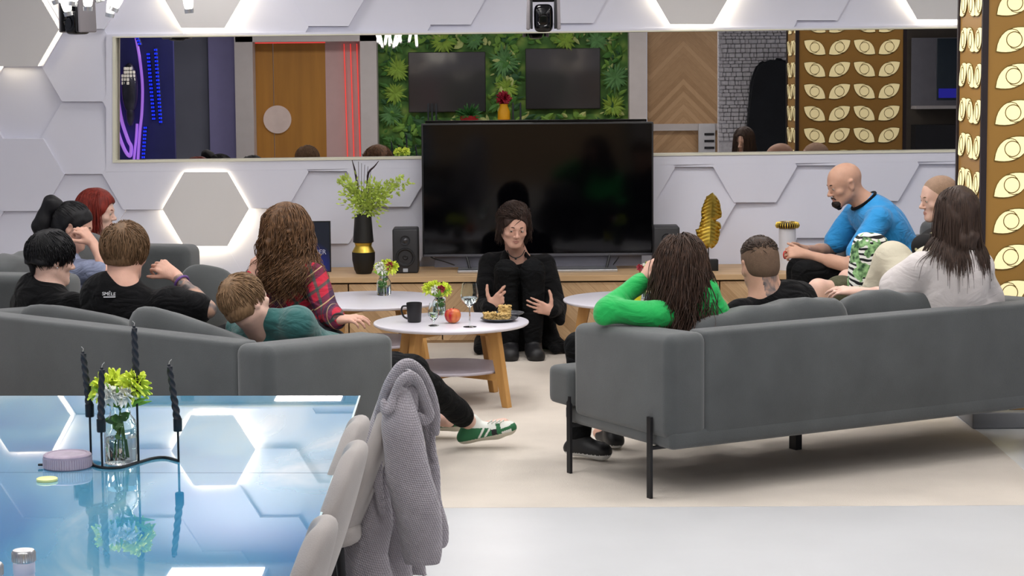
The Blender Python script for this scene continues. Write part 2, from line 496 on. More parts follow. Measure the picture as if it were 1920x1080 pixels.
for x in (CX0, CX1):
    for y in (CY0, CY1):
        bm = NB(); box(bm, (x - (.008 if x == CX1 else -.008), y - (.008 if y == CY1 else -.008), (0.08 + CEIL_Z) / 2), (.028, .028, CEIL_Z - .08)); obj('corner_trim', bm, mat('trim_dark', '#2a2226', 0.4, var=0.05), t, smooth=False)
bm = NB(); box(bm, ((CX0 + CX1) / 2, (CY0 + CY1) / 2 - .02, 0.04), (CX1 - CX0 + .08, CY1 - CY0 + .1, 0.08), bev=.008); obj('plinth', bm, mat('plinth_grey', '#8b8d92', 0.6), t)
rows = [1.86 - .1725 * i + .1725 for i in range(12)]
X_, Z_, Y_ = Vector((1, 0, 0)), Vector((0, 0, 1)), Vector((0, 1, 0))
rest = NB(); nrest = 0
for ri, z in enumerate(rows):
    for ci, off in enumerate((.145, .34, .535, .73)):
        if ci < 2:
            bm = NB(); eye_bm(bm, (CX0 + off, CY0 + .004, z), X_, Z_, -Y_, ci % 2 == 0); obj('eye_light', bm, [EYEM, EYEL], t, smooth=False)
        else: eye_bm(rest, (CX0 + off, CY0 + .004, z), X_, Z_, -Y_, ci % 2 == 0)
        if ri < 10:
            bm = NB(); eye_bm(bm, (CX0 + off, CY1 - .004, z), X_, Z_, Y_, ci % 2 == 1); obj('eye_light', bm, [EYEM, EYEL], t, smooth=False)
        else: eye_bm(rest, (CX0 + off, CY1 - .004, z), X_, Z_, Y_, ci % 2 == 1)
    for ci, off in enumerate((.12, .30, .48)):
        bm = NB(); eye_bm(bm, (CX0 + .004, CY0 + off, z), Y_, Z_, -X_, ci % 2 == 1); obj('eye_light', bm, [EYEM, EYEL], t, smooth=False)
ro = obj('eye_light', rest, [EYEM, EYEL], t, smooth=False); ro['kind'] = 'stuff'

# ------------------------------------------------------------------ the far side of the room (seen in the mirror)
BY = -0.9
def Vq(bm, x0, y0, x1, y1, Y, th=-0.1, mi=0):
    prism(bm, [V(x0, y0, Y), V(x1, y0, Y), V(x1, y1, Y), V(x0, y1, Y)], (0, th, 0), mi)
ZT = CEIL_Z
def vbox(bm, x0, x1, Y, z0, z1, th=-0.1, yp=180):
    a = V(x0, yp, Y).x; b = V(x1, yp, Y).x
    box(bm, ((a + b) / 2, Y + th / 2, (z0 + z1) / 2), (abs(b - a), abs(th), z1 - z0))
bm = NB(); vbox(bm, -120, 320, BY, 0, ZT); vbox(bm, 320, 392, BY, 0, ZT, th=-.1); struct('wall_front', bm, mat('wall_dusk', '#777a88', 0.7, var=0.1, vscale=1.5), smooth=False)
bm = NB(); vbox(bm, 392, 445, BY + .1, 0, ZT); struct('wall_lilac', bm, mat('wall_lilac', '#8f8bb8', 0.7, var=0.03), smooth=False)
bm = NB(); vbox(bm, 441, 475, BY + .35, 0, ZT, th=-.5); vbox(bm, 676, 707, BY + .35, 0, ZT, th=-.5); vbox(bm, 1180, 1213, BY + .35, 0, ZT, th=-.5)
a = V(441, 79, BY + .35); b = V(707, 79, BY + .35)
box(bm, ((a.x + b.x) / 2, BY + .1, (a.z + ZT) / 2), (b.x - a.x, .5, ZT - a.z)); struct('trim_1', bm, GREYM, smooth=False)
# door with round handle
DY = BY + .02
a = V(470, 82, DY); b = V(611, 82, DY)
DM = wood('door_wood', '#c28a3a', '#a87430', 6)
t = thing('door_1', 'orange-brown wooden double door with a round pale handle, seen in the mirror', 'door', ((a.x + b.x) / 2, DY, 0)); t['kind'] = 'structure'
mid = V(512, 100, DY).x
for xa, xb in ((a.x, mid - .004), (mid + .004, b.x)):
    bm = NB(); box(bm, ((xa + xb) / 2, DY, a.z / 2), (xb - xa, .05, a.z)); leaf_ = obj('leaf', bm, DM, t, smooth=False)
hc = V(520, 224, DY + .05)
bm = NB(); lathe(bm, [(0.001, 0), (.185, 0), (.185, .03), (.001, .03)], (hc.x, DY + .02, hc.z), 40, rotx(-PI / 2)); obj('handle', bm, mat('handle_pale', '#e6d4cc', 0.5), leaf_)
bm = NB(); box(bm, ((a.x + b.x) / 2, DY + .01, a.z + .012), (b.x - a.x, .04, .02)); obj('red_light_strip', bm, mat('neon_red', '#ff5a50', 0.5, var=0, emit='#ff4a44', es=1.0), t, smooth=False)
bm = NB(); vbox(bm, 611, 677, BY + .05, 0, ZT); struct('wall_pink', bm, mat('wall_pink', '#d3b3b0', 0.7, var=0.03), smooth=False)
for i, x in enumerate((645, 657, 669)):
    p0 = V(x, 82, BY + .08); p1 = V(x + 5, 300, BY + .08)
    bm = NB(); tube(bm, [Vector((p0.x, p0.y, p0.z)), Vector((p0.x + .03, p1.y, .4))], .007, 8)
    o = obj('neon_tube', bm, MATS['neon_red']); setp(o, 'vertical red neon line seen in the mirror, %s of the three' % ('left', 'middle', 'right')[i], 'neon light', 'red neon lines seen in the mirror')
# jungle wall paper wall
M = mat('jungle_print', '#5b8a3a', 0.7, var=0); nt, b_, L = nodes_of(M)
tc = nt.nodes.new('ShaderNodeTexCoord'); vo = nt.nodes.new('ShaderNodeTexVoronoi'); vo.inputs['Scale'].default_value = 6.5; vo.feature = 'F1'
nz = nt.nodes.new('ShaderNodeTexNoise'); nz.inputs['Scale'].default_value = 5; nz.inputs['Detail'].default_value = 5
mx = nt.nodes.new('ShaderNodeVectorMath'); mx.operation = 'MULTIPLY_ADD'; mx.inputs[1].default_value = (.12, .12, .12)
L.new(tc.outputs['Object'], nz.inputs['Vector']); L.new(nz.outputs['Color'], mx.inputs[0]); L.new(tc.outputs['Object'], mx.inputs[2]); L.new(mx.outputs[0], vo.inputs['Vector'])
rp = nt.nodes.new('ShaderNodeValToRGB'); e = rp.color_ramp.elements; e[0].position = 0; e[0].color = lin('#a9bf62'); e[1].position = 1; e[1].color = lin('#1f3a20')
q = e.new(.35); q.color = lin('#6f9a45'); q = e.new(.6); q.color = lin('#3f7034')
L.new(vo.outputs['Distance'], rp.inputs['Fac'])
mxc = nt.nodes.new('ShaderNodeMix'); mxc.data_type = 'RGBA'; mxc.blend_type = 'OVERLAY'; mxc.inputs[0].default_value = .5
L.new(rp.outputs['Color'], mxc.inputs[6]); L.new(vo.outputs['Color'], mxc.inputs[7])
hs = nt.nodes.new('ShaderNodeMix'); hs.data_type = 'RGBA'; hs.inputs[0].default_value = .35; L.new(rp.outputs['Color'], hs.inputs[6]); hs.inputs[7].default_value = lin('#5f8a3c')
L.new(hs.outputs[2], b_.inputs['Base Color'])
bm = NB(); vbox(bm, 705, 1182, BY, 0, ZT); struct('wall_jungle', bm, M, smooth=False)
# spiky rosettes (air plants) on that wall
def leafquad(bm, base, d, ln, wd, nrm, droop=0.0):
    d = Vector(d).normalized(); s = d.cross(Vector(nrm)).normalized()
    pts = [base + d * (ln * t) + Vector((0, 0, -droop * t * t)) for t in (0, .35, .7, 1)]
    ws = [wd * .5, wd, wd * .7, .001]
    L_ = [bm.verts.new(p - s * q) for p, q in zip(pts, ws)]; R2 = [bm.verts.new(p + s * q) for p, q in zip(pts, ws)]
    C_ = [bm.verts.new(p + Vector(nrm) * (wd * .4)) for p in pts]
    for i in range(3):
        bm.faces.new((L_[i], C_[i], C_[i + 1], L_[i + 1])); bm.faces.new((C_[i], R2[i], R2[i + 1], C_[i + 1]))
LEAFG = mat('rosette_green', '#5f8f55', 0.6, var=0.25, vscale=15)
LEAFY = mat('leaf_yellowgreen', '#8fb045', 0.6, var=0.25, vscale=15)
rnd = random.Random(7)
for i, (x, y, rr, mm) in enumerate(((945, 115, 34, LEAFG), (1155, 145, 30, LEAFG), (1060, 75, 24, LEAFY), (745, 130, 26, LEAFY), (735, 215, 26, LEAFG), (1150, 200, 26, LEAFY), (830, 78, 28, LEAFY), (1120, 78, 24, LEAFG), (735, 75, 26, LEAFG), (950, 165, 24, LEAFY), (740, 175, 24, LEAFY), (890, 75, 20, LEAFG))):
    c = V(x, y, BY + .02); bm = NB()
    for k in range(22):
        a = 2 * PI * k / 22 + rnd.uniform(-.1, .1)
        leafquad(bm, c + Vector((0, .01 + .003 * (k % 5), 0)), (math.cos(a), rnd.uniform(.1, .5), math.sin(a)), rr / 141 * rnd.uniform(.7, 1.1), .022, (0, 1, 0))
    o = obj('wall_plant', bm, mm, smooth=False)
    setp(o, ['spiky grey-green leaf rosette between the two reflected screens', 'spiky dark rosette right of the right reflected screen', 'yellow-green leaf rosette above the right reflected screen', 'yellow-green rosette left of the left reflected screen', 'dark green rosette low on the jungle wall beside the reflected candles', 'low yellow-green rosette right of the right reflected screen', 'yellow-green rosette above the left reflected screen', 'small dark rosette at the top right of the jungle wall', 'dark rosette in the jungle wall top left corner, seen in the mirror', 'small yellow-green rosette above the red flower in the mirror', 'yellow-green rosette on the jungle wall left edge, half way down', 'small green rosette at the top between the reflected screens'][i], 'wall plant', 'leaf rosettes on the jungle wall')
# leafy covering of the jungle wall
xa = V(707, 180, BY).x; xb = V(1180, 180, BY).x; zb = V(900, 300, BY).z - .3; zt_ = V(900, 60, BY).z + .25
bm = NB(); rnd = random.Random(12)
for k in range(2300):
    a = rnd.uniform(0, 2 * PI); c_ = Vector((rnd.uniform(xa + .05, xb - .05), BY + rnd.uniform(.004, .05), rnd.uniform(zb, zt_))); L0 = rnd.uniform(.06, .17)
    if c_.x - L0 < xa or c_.x + L0 > xb: continue
    if any(V(q0, 150, BY).x - L0 * .8 < c_.x < V(q1, 150, BY).x + L0 * .8 and V(900, r1, BY).z - L0 * .8 < c_.z < V(900, r0, BY).z + L0 * .8 for q0, r0, q1, r1 in ((765, 98, 911, 210), (985, 91, 1126, 204))): continue
    n0 = len(bm.faces); leafquad(bm, c_, (math.cos(a), rnd.uniform(0, .35), math.sin(a)), L0, L0 * rnd.uniform(.16, .34), (0, 1, 0)); m_i = rnd.choice([0, 0, 1, 1, 2, 3]) if c_.x > xa + .7 else rnd.choice([0, 1, 1, 3])
    bm.faces.ensure_lookup_table()
    for f in bm.faces[n0:]: f.material_index = m_i
o = obj('wall_foliage', bm, [mat('jungle_mid', '#7aa645', .6, var=.2, vscale=10), mat('jungle_deep', '#4c8038', .6, var=.2, vscale=10), mat('jungle_pale', '#c3cf84', .6, var=.15, vscale=10), mat('jungle_dark', '#35603a', .6, var=.2, vscale=10)], smooth=False)  # leaf greens of their own, picked at random per leaf
setp(o, 'dense mixed green leaves covering the jungle wall seen in the mirror', 'foliage', kind='stuff')
# two screens on that wall
for i, (x0, y0, x1, y1) in enumerate(((765, 98, 911, 210), (985, 91, 1126, 204))):
    a = V(x0, y0, BY + .1); b = V(x1, y1, BY + .1)
    t = thing('wall_screen', ('left' if i == 0 else 'right') + ' dark glossy screen on the jungle wall, seen in the mirror', 'screen', ((a.x + b.x) / 2, BY + .1, b.z), 0, 'dark screens on the jungle wall')
    bm = NB(); box(bm, ((a.x + b.x) / 2, BY + .06, (a.z + b.z) / 2), (b.x - a.x, .06, a.z - b.z), bev=.006); obj('housing', bm, PLASTICM, t)
    bm = NB(); box(bm, ((a.x + b.x) / 2, BY + .093, (a.z + b.z) / 2), (b.x - a.x - .02, .006, a.z - b.z - .02)); obj('display', bm, mat('screen_grey', '#3c3c3e', 0.08, var=0, spec=.9, coat=1), t, smooth=False)
# counter with a few pots
a = V(800, 228, -.35); b = V(1165, 228, -.35)
bm = NB(); box(bm, ((a.x + b.x) / 2, -.55, a.z / 2), (b.x - a.x, .5, a.z), bev=.01); o = obj('sideboard', bm, OAKV); setp(o, 'long sideboard below the jungle wall, hidden behind the television in the mirror', 'sideboard')
CZ = a.z
p = V(945, 222, -.5); t = thing('flower_vase', 'yellow vase with a red flower head, seen in the mirror above the television', 'vase', (p.x, -.5, CZ))
bm = NB(); lathe(bm, [(.05, 0), (.085, .02), (.08, .12), (.05, .2), (.055, .22)], (p.x, -.5, CZ), 20); obj('vase_body', bm, mat('vase_yellow', '#e0a312', 0.4), t)
bm = NB(); rnd = random.Random(3)
for k in range(60):
    d = Vector((rnd.gauss(0, 1), rnd.gauss(0, 1), rnd.gauss(.2, 1))).normalized(); leafquad(bm, Vector((p.x, -.5, CZ + .29)), d, .11, .03, d.orthogonal().normalized())
obj('flower', bm, mat('petal_red', '#a01c35', 0.6, var=.15), t, smooth=False)
p = V(880, 222, -.5); t = thing('potted_plant', 'bushy green plant in a low red pot, seen in the mirror above the television', 'plant', (p.x, -.5, CZ))
bm = NB(); lathe(bm, [(.11, 0), (.13, .06), (.13, .07), (.11, .07)], (p.x, -.5, CZ), 20); obj('pot', bm, mat('pot_red', '#a8222c', 0.4), t)
bm = NB()
for k in range(110):
    d = Vector((rnd.gauss(0, 1), rnd.gauss(0, 1), abs(rnd.gauss(.6, .6)))).normalized(); leafquad(bm, Vector((p.x, -.5, CZ + .06)), d, rnd.uniform(.12, .24), .02, d.orthogonal().normalized(), .03)
obj('foliage', bm, mat('bush_green', '#3f7a3c', 0.6, var=.3), t, smooth=False)
for i, x in enumerate((803, 810, 818, 962, 976)):
    p = V(x, 215, -.45); bm = NB(); tube(bm, [(p.x, p.y, CZ), (p.x, p.y, CZ + .22), (p.x, p.y, CZ + .24)], [.012, .011, .004], 8)
    o = obj('candle', bm, mat('candle_dark', '#2b3238', 0.5)); setp(o, 'thin dark candle seen in the mirror, %s' % ['leftmost of three by the red pot', 'middle of three by the red pot', 'rightmost of three by the red pot', 'just right of the yellow vase', 'left of the right reflected screen'][i], 'candle', 'dark candles on the far sideboard')
# herringbone and stone walls, hanging coat, shelf
bm = NB(); vbox(bm, 1213, 1350, BY, 0, ZT); struct('wall_wood', bm, HERRW, smooth=False)
p = V(1213, 239, BY + .03); q = V(1346, 239, BY + .03)
bm = NB(); box(bm, ((p.x + q.x) / 2, BY + .03, p.z), (q.x - p.x, .06, .09)); struct('trim_2', bm, GREYM, smooth=False)
bm = NB(); p = V(1325, 260, BY + .1)
box(bm, (p.x, BY + .1, p.z - .1), (.22, .1, .6), bev=.01)
for k in range(5): box(bm, (p.x + .03, BY + .155, p.z + .06 - .09 * k), (.13, .01, .03), mi=1)
o = obj('vent_unit', bm, [mat('vent_white', '#c9c9cc', .5), PLASTICM]); setp(o, 'white slatted vent unit low on the reflected wooden wall', 'vent')
M = mat('stone_grey', '#d8d6da', 0.6, var=0.15, vscale=30); 
SY = 1.6
bm = NB(); vbox(bm, 1348, 1500, SY, 0, ZT, th=-.2); struct('wall_stone', bm, M, smooth=False)
x0 = V(1345, 180, SY).x; x1 = V(1500, 180, SY).x; rnd = random.Random(11)
bm = NB(); zz = 0.9
while zz < 2.3:
    h = rnd.uniform(.035, .06); xx = x0
    while xx < x1:
        wv = rnd.uniform(.03, .11)
        box(bm, (xx + wv / 2, SY + .035, zz + h / 2), (wv * .94, rnd.uniform(.03, .065), h * .9), bev=.008, seg=1); xx += wv
    zz += h
o = obj('stone_cladding', bm, M, smooth=False); setp(o, 'rough pale stone cladding seen in the mirror behind the hanging coat', 'wall cladding')
# coat hanging from the stone wall
cz = V(1440, 110, SY + .3)
bm = NB()
pr = [(1408, 150), (1420, 120), (1435, 112), (1448, 118), (1452, 108), (1470, 110), (1482, 122), (1484, 260), (1478, 330), (1402, 330), (1400, 250)]
prism(bm, [V(x, y, SY + .28) for x, y in pr], (0, -.12, 0)); bmesh.ops.bevel(bm, geom=bm.edges[:], offset=.03, segments=3, affect='EDGES')
o = obj('coat', bm, mat('coat_black', '#1a1d22', 0.9, var=.2)); setp(o, 'long black coat hanging on the pale stone wall, seen in the mirror', 'coat')
# shelf bay right of the column in the mirror
bm = NB(); vbox(bm, 1500, 2300, BY + .6, 0, ZT); struct('wall_shelf', bm, mat('wall_taupe', '#5d564d', .7), smooth=False)  # plain dark taupe wall
t = thing('shelf_unit', 'open grey shelf unit seen in the mirror right of the eye-patterned column', 'shelf', V(1755, 245, BY + 1.0))
p0 = V(1718, 70, BY + 1.0); p1 = V(1900, 200, BY + 1.0)
bm = NB(); box(bm, ((p0.x + p1.x) / 2, BY + .85, p1.z), (p1.x - p0.x, .4, .04)); obj('shelf_board', bm, GREYM, t, smooth=False)
bm = NB(); box(bm, ((p0.x + p1.x) / 2, BY + .67, (p0.z + p1.z) / 2), (p1.x - p0.x, .04, p0.z - p1.z)); obj('back_panel', bm, mat('shelf_back', '#8c8c94', .6), t, smooth=False)
bm = NB(); box(bm, ((p0.x + p1.x) / 2, BY + .85, p1.z / 2 - .1), (p1.x - p0.x, .36, p1.z - .25)); obj('base_cabinet', bm, mat('dark_front', '#26272a', .5), t, smooth=False)
p = V(1775, 188, BY + 1.05); q = V(1755, 72, BY + 1.05)
t = thing('monitor', 'dark monitor with a blue glow standing on the reflected grey shelf', 'monitor', (p.x, p.y, p1.z + .02))
bm = NB(); box(bm, (p.x + .06, BY + 1.0, (p.z + q.z) / 2), (.36, .05, q.z - p.z), bev=.005); obj('housing', bm, mat('mon_dark', '#2c3a44', .3), t)
bm = NB(); box(bm, (p.x + .06, BY + 1.028, p.z + .09), (.32, .006, .12)); obj('lit_screen', bm, mat('mon_blue', '#2a2aa0', .4, var=0, emit='#3030c0', es=.5), t, smooth=False)
# neon art at the left: blue niche wall, purple neon loops, disco-like head
NY = 1.5
bm = NB(); vbox(bm, 100, 326, NY - .5, 0, ZT); struct('wall_neon', bm, mat('wall_indigo', '#3c3f80', .6, var=.15, vscale=2), smooth=False)
PURP = mat('neon_purple', '#c9a0ff', .5, var=0, emit='#b070f0', es=1.0)
BLUE = mat('neon_blue', '#3050ff', .5, var=0, emit='#1530ff', es=1.6)
def neon(px_, r, m_, lab, Y=NY - .45, n=10):
    bm = NB(); tube(bm, spline([V(x, y, Y) for x, y in px_], n), r, 8)
    o = obj('neon_tube', bm, m_); setp(o, lab, 'neon light')
neon([(253, 60), (262, 110), (267, 160), (266, 210), (262, 250), (258, 310)], .018, PURP, 'long purple neon line curving beside the reflected disco head')
neon([(219, 130), (221, 180), (228, 225), (240, 262), (246, 275), (244, 292), (236, 285), (226, 262), (218, 235)], .022, PURP, 'purple neon hook at the left end of the mirror')
neon([(257, 232), (255, 262), (250, 310)], .016, PURP, 'short purple neon line low beside the hook')
def ledbar(px_, lab, wd=.035):
    t = thing('led_bar', lab, 'LED bar', V(px_[0][0], px_[-1][1], NY - .42), 0, 'blue dotted LED bars in the mirror')
    a = V(*px_[0], NY - .42); b = V(*px_[-1], NY - .42)
    bm = NB(); tube(bm, [V(x, y, NY - .43) for x, y in px_], wd * .75, 4); obj('housing', bm, mat('led_housing', '#15184a', .5), t, smooth=False)
    bm = NB(); n = max(4, int((a - b).length / .045))
    for i in range(n):
        c = a.lerp(b, (i + .5) / n)
        for s in (-1, 1): box(bm, c + Vector((s * wd * .32, wd * .6, 0)), (wd * .42, .02, .024))
    obj('diodes', bm, BLUE, t, smooth=False)
ledbar([(292, 90), (302, 232)], 'right of the two tall blue dotted LED bars in the mirror')
ledbar([(278, 98), (289, 226)], 'left of the two tall blue dotted LED bars in the mirror')
ledbar([(273, 236), (268, 312)], 'short blue dotted LED bar at the bottom of the mirror')
ledbar([(255, 62), (263, 85)], 'short blue dotted LED bar at the top of the mirror')
# mirrored head ornament
c = V(243, 150, NY - .4)
t = thing('mosaic_head', 'dark sculpted head covered with white mosaic tiles, seen in the mirror at left', 'sculpture', (c.x, c.y, c.z - .4))
bm = NB(); softbox(bm, (c.x, c.y, c.z - .1), (.2, .2, .62), p=2.2); softbox(bm, (c.x, c.y, c.z - .42), (.1, .12, .3), p=2.2); obj('head', bm, mat('head_dark', '#4c4c58', .3, metal=.6, var=.3), t)
bm = NB(); rnd = random.Random(2)
for i in range(5):
    for j in range(5):
        if (i, j) in ((0, 4), (0, 0), (1, 0)): continue
        box(bm, (c.x - .075 + .035 * j, c.y + .1 - .02 * abs(j - 2), c.z + .14 - .045 * i), (.03, .02, .036), rot=rotz((2 - j) * .25), bev=.004, seg=1)
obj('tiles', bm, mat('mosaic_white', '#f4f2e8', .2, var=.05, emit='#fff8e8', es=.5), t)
# ================================================================== FIGURES: implicit surfaces
def A3(v): return np.array([v[0], v[1], v[2]], dtype=np.float64)
def unit(v): v = A3(v); return v / max(np.linalg.norm(v), 1e-9)
class Vol:
    def __init__(s): s.p = []
    def cap(s, a, b, ra, rb=None, k=.02, flat=None, fs=1.0):
        s.p.append(('c', A3(a), A3(b), ra, ra if rb is None else rb, k, None if flat is None else unit(flat), fs)); return s
    def ell(s, c, r, B=None, k=.02, sub=False):
        s.p.append(('e', A3(c), A3(r), np.eye(3) if B is None else np.array(B, dtype=float), k, sub)); return s
    def cut(s, p, n, k=.004):                       # remove everything on the +n side, locally within radius
        s.p.append(('p', A3(p), unit(n), k)); return s
    def chain(s, pts, rs, k=.02):
        for i in range(len(pts) - 1): s.cap(pts[i], pts[i + 1], rs[i], rs[i + 1], k)
        return s
    def mesh(s, h=.006, noise=None, pad=.02):
        lo = np.full(3, 1e9); hi = np.full(3, -1e9)
        for q in s.p:
            if q[0] == 'c':
                r = max(q[3], q[4]); lo = np.minimum(lo, np.minimum(q[1], q[2]) - r); hi = np.maximum(hi, np.maximum(q[1], q[2]) + r)
            elif q[0] == 'e' and not q[5]:
                r = max(q[2]); lo = np.minimum(lo, q[1] - r); hi = np.maximum(hi, q[1] + r)
        lo -= pad; hi += pad
        n = np.ceil((hi - lo) / h).astype(int) + 1
        ax = [lo[i] + h * np.arange(n[i]) for i in range(3)]
        D = np.full(n, .2, dtype=np.float32)
        for q in s.p:
            if q[0] == 'p':
                X = ax[0][:, None, None]; Y = ax[1][None, :, None]; Z = ax[2][None, None, :]
                d = (X - q[1][0]) * q[2][0] + (Y - q[1][1]) * q[2][1] + (Z - q[1][2]) * q[2][2]
                D = np.maximum(D, d.astype(np.float32)); continue
            k = q[5] if q[0] == 'c' else q[4]; m = k * 1.2 + .03
            if q[0] == 'c':
                r = max(q[3], q[4]); a0 = np.minimum(q[1], q[2]) - r - m; a1 = np.maximum(q[1], q[2]) + r + m
            else:
                r = max(q[2]); a0 = q[1] - r - m; a1 = q[1] + r + m
            i0 = np.clip(np.floor((a0 - lo) / h).astype(int), 0, n - 1); i1 = np.clip(np.ceil((a1 - lo) / h).astype(int) + 1, 1, n)
            sl = tuple(slice(i0[i], i1[i]) for i in range(3))
            X = ax[0][sl[0]][:, None, None].astype(np.float32); Y = ax[1][sl[1]][None, :, None].astype(np.float32); Z = ax[2][sl[2]][None, None, :].astype(np.float32)
            if q[0] == 'c':
                a, b, ra, rb = q[1], q[2], q[3], q[4]; ba = b - a; L2 = max(float(ba @ ba), 1e-9)
                px, py, pz = X - a[0], Y - a[1], Z - a[2]
                t = np.clip((px * ba[0] + py * ba[1] + pz * ba[2]) / L2, 0, 1)
                dx, dy, dz = px - t * ba[0], py - t * ba[1], pz - t * ba[2]
                if q[6] is not None:
                    f = q[6]; e = (dx * f[0] + dy * f[1] + dz * f[2]) * (q[7] - 1)
                    dx, dy, dz = dx + e * f[0], dy + e * f[1], dz + e * f[2]
                d = np.sqrt(dx * dx + dy * dy + dz * dz) - (ra + (rb - ra) * t)
                if q[6] is not None: d = d / q[7] ** .5
            else:
                c, r3, B = q[1], q[2], q[3]
                px, py, pz = X - c[0], Y - c[1], Z - c[2]
                u = [(px * B[i][0] + py * B[i][1] + pz * B[i][2]) / r3[i] for i in range(3)]
                k0 = np.sqrt(u[0] ** 2 + u[1] ** 2 + u[2] ** 2)
                k1 = np.sqrt((u[0] / r3[0]) ** 2 + (u[1] / r3[1]) ** 2 + (u[2] / r3[2]) ** 2) + 1e-6
                d = k0 * (k0 - 1) / k1
            S = D[sl]; d = d.astype(np.float32)
            if q[0] == 'e' and q[5]:
                dd = -d; hh = np.maximum(k - np.abs(S - dd), 0) / max(k, 1e-6); D[sl] = np.maximum(S, dd) + hh * hh * k * .25
            else:
                hh = np.maximum(k - np.abs(S - d), 0) / max(k, 1e-6); D[sl] = np.minimum(S, d) - hh * hh * k * .25
        if noise is not None:
            X = ax[0][:, None, None].astype(np.float32); Y = ax[1][None, :, None].astype(np.float32); Z = ax[2][None, None, :].astype(np.float32)
            D = D + noise(X, Y, Z).astype(np.float32)
        return surface(D, lo, h)
def surface(D, lo, h):
    I = D < 0
    c = [I[i:I.shape[0] - 1 + i, j:I.shape[1] - 1 + j, k:I.shape[2] - 1 + k] for i in (0, 1) for j in (0, 1) for k in (0, 1)]
    s_ = sum(x.astype(np.int8) for x in c); act = (s_ > 0) & (s_ < 8)
    idx = np.argwhere(act); N = len(idx)
    off = np.array([(i, j, k) for i in (0, 1) for j in (0, 1) for k in (0, 1)])
    val = np.stack([D[idx[:, 0] + o[0], idx[:, 1] + o[1], idx[:, 2] + o[2]] for o in off], 1)
    P = np.zeros((N, 3)); cnt = np.zeros(N)
    for a in range(8):
        for b in range(a + 1, 8):
            if np.abs(off[a] - off[b]).sum() != 1: continue
            m_ = (val[:, a] < 0) != (val[:, b] < 0)
            t = np.where(m_, val[:, a] / np.where(np.abs(val[:, a] - val[:, b]) < 1e-9, 1e-9, val[:, a] - val[:, b]), 0)
            P += np.where(m_[:, None], off[a] + t[:, None] * (off[b] - off[a]), 0); cnt += m_
    P = P / np.maximum(cnt, 1)[:, None]
    verts = lo + h * (idx + P)
    G_ = np.full(act.shape, -1, dtype=np.int32); G_[act] = np.arange(N, dtype=np.int32)
    # argwhere and boolean-mask orders agree (C order)
    quads = []
    for axn in range(3):
        sl0 = [slice(None)] * 3; sl1 = [slice(None)] * 3; sl0[axn] = slice(0, -1); sl1[axn] = slice(1, None)
        a, b = I[tuple(sl0)], I[tuple(sl1)]
        e = np.argwhere(a != b); u, v = [q for q in range(3) if q != axn]
        ok = (e[:, u] > 0) & (e[:, v] > 0) & (e[:, u] < I.shape[u] - 1) & (e[:, v] < I.shape[v] - 1); e = e[ok]
        fl = a[tuple(e.T)]
        def g(du, dv):
            q = e.copy(); q[:, u] += du; q[:, v] += dv; return G_[tuple(q.T)]
        Q = np.stack([g(-1, -1), g(0, -1), g(0, 0), g(-1, 0)], 1)
        if axn == 1: fl = ~fl
        Q = np.where(fl[:, None], Q, Q[:, ::-1]); quads.append(Q)
    F_ = np.concatenate(quads); F_ = F_[(F_ >= 0).all(1)]
    # two light smoothing rounds
    for _ in range(2):
        acc = np.zeros_like(verts); cn = np.zeros(N)
        for i in range(4):
            np.add.at(acc, F_[:, i], verts[F_[:, (i + 1) % 4]]); np.add.at(cn, F_[:, i], 1)
            np.add.at(acc, F_[:, i], verts[F_[:, (i - 1) % 4]]); np.add.at(cn, F_[:, i], 1)
        verts = verts * .5 + .5 * acc / np.maximum(cn, 1)[:, None]
    return verts, F_
def folds(seed, amp=.006, fr=22.0):
    r = random.Random(seed); W_ = [(r.uniform(-1, 1), r.uniform(-1, 1), r.uniform(-1, 1), r.uniform(0, 6), r.uniform(.6, 1.6)) for _ in range(5)]
    def f(X, Y, Z):
        o = 0
        for a, b, c_, ph, m_ in W_:
            o = o + np.sin((a * X + b * Y + c_ * Z) * fr * m_ + ph + 1.5 * np.sin((b * X - a * Z + c_ * Y) * fr * .5))
        return o * (amp / 2.5)
    return f

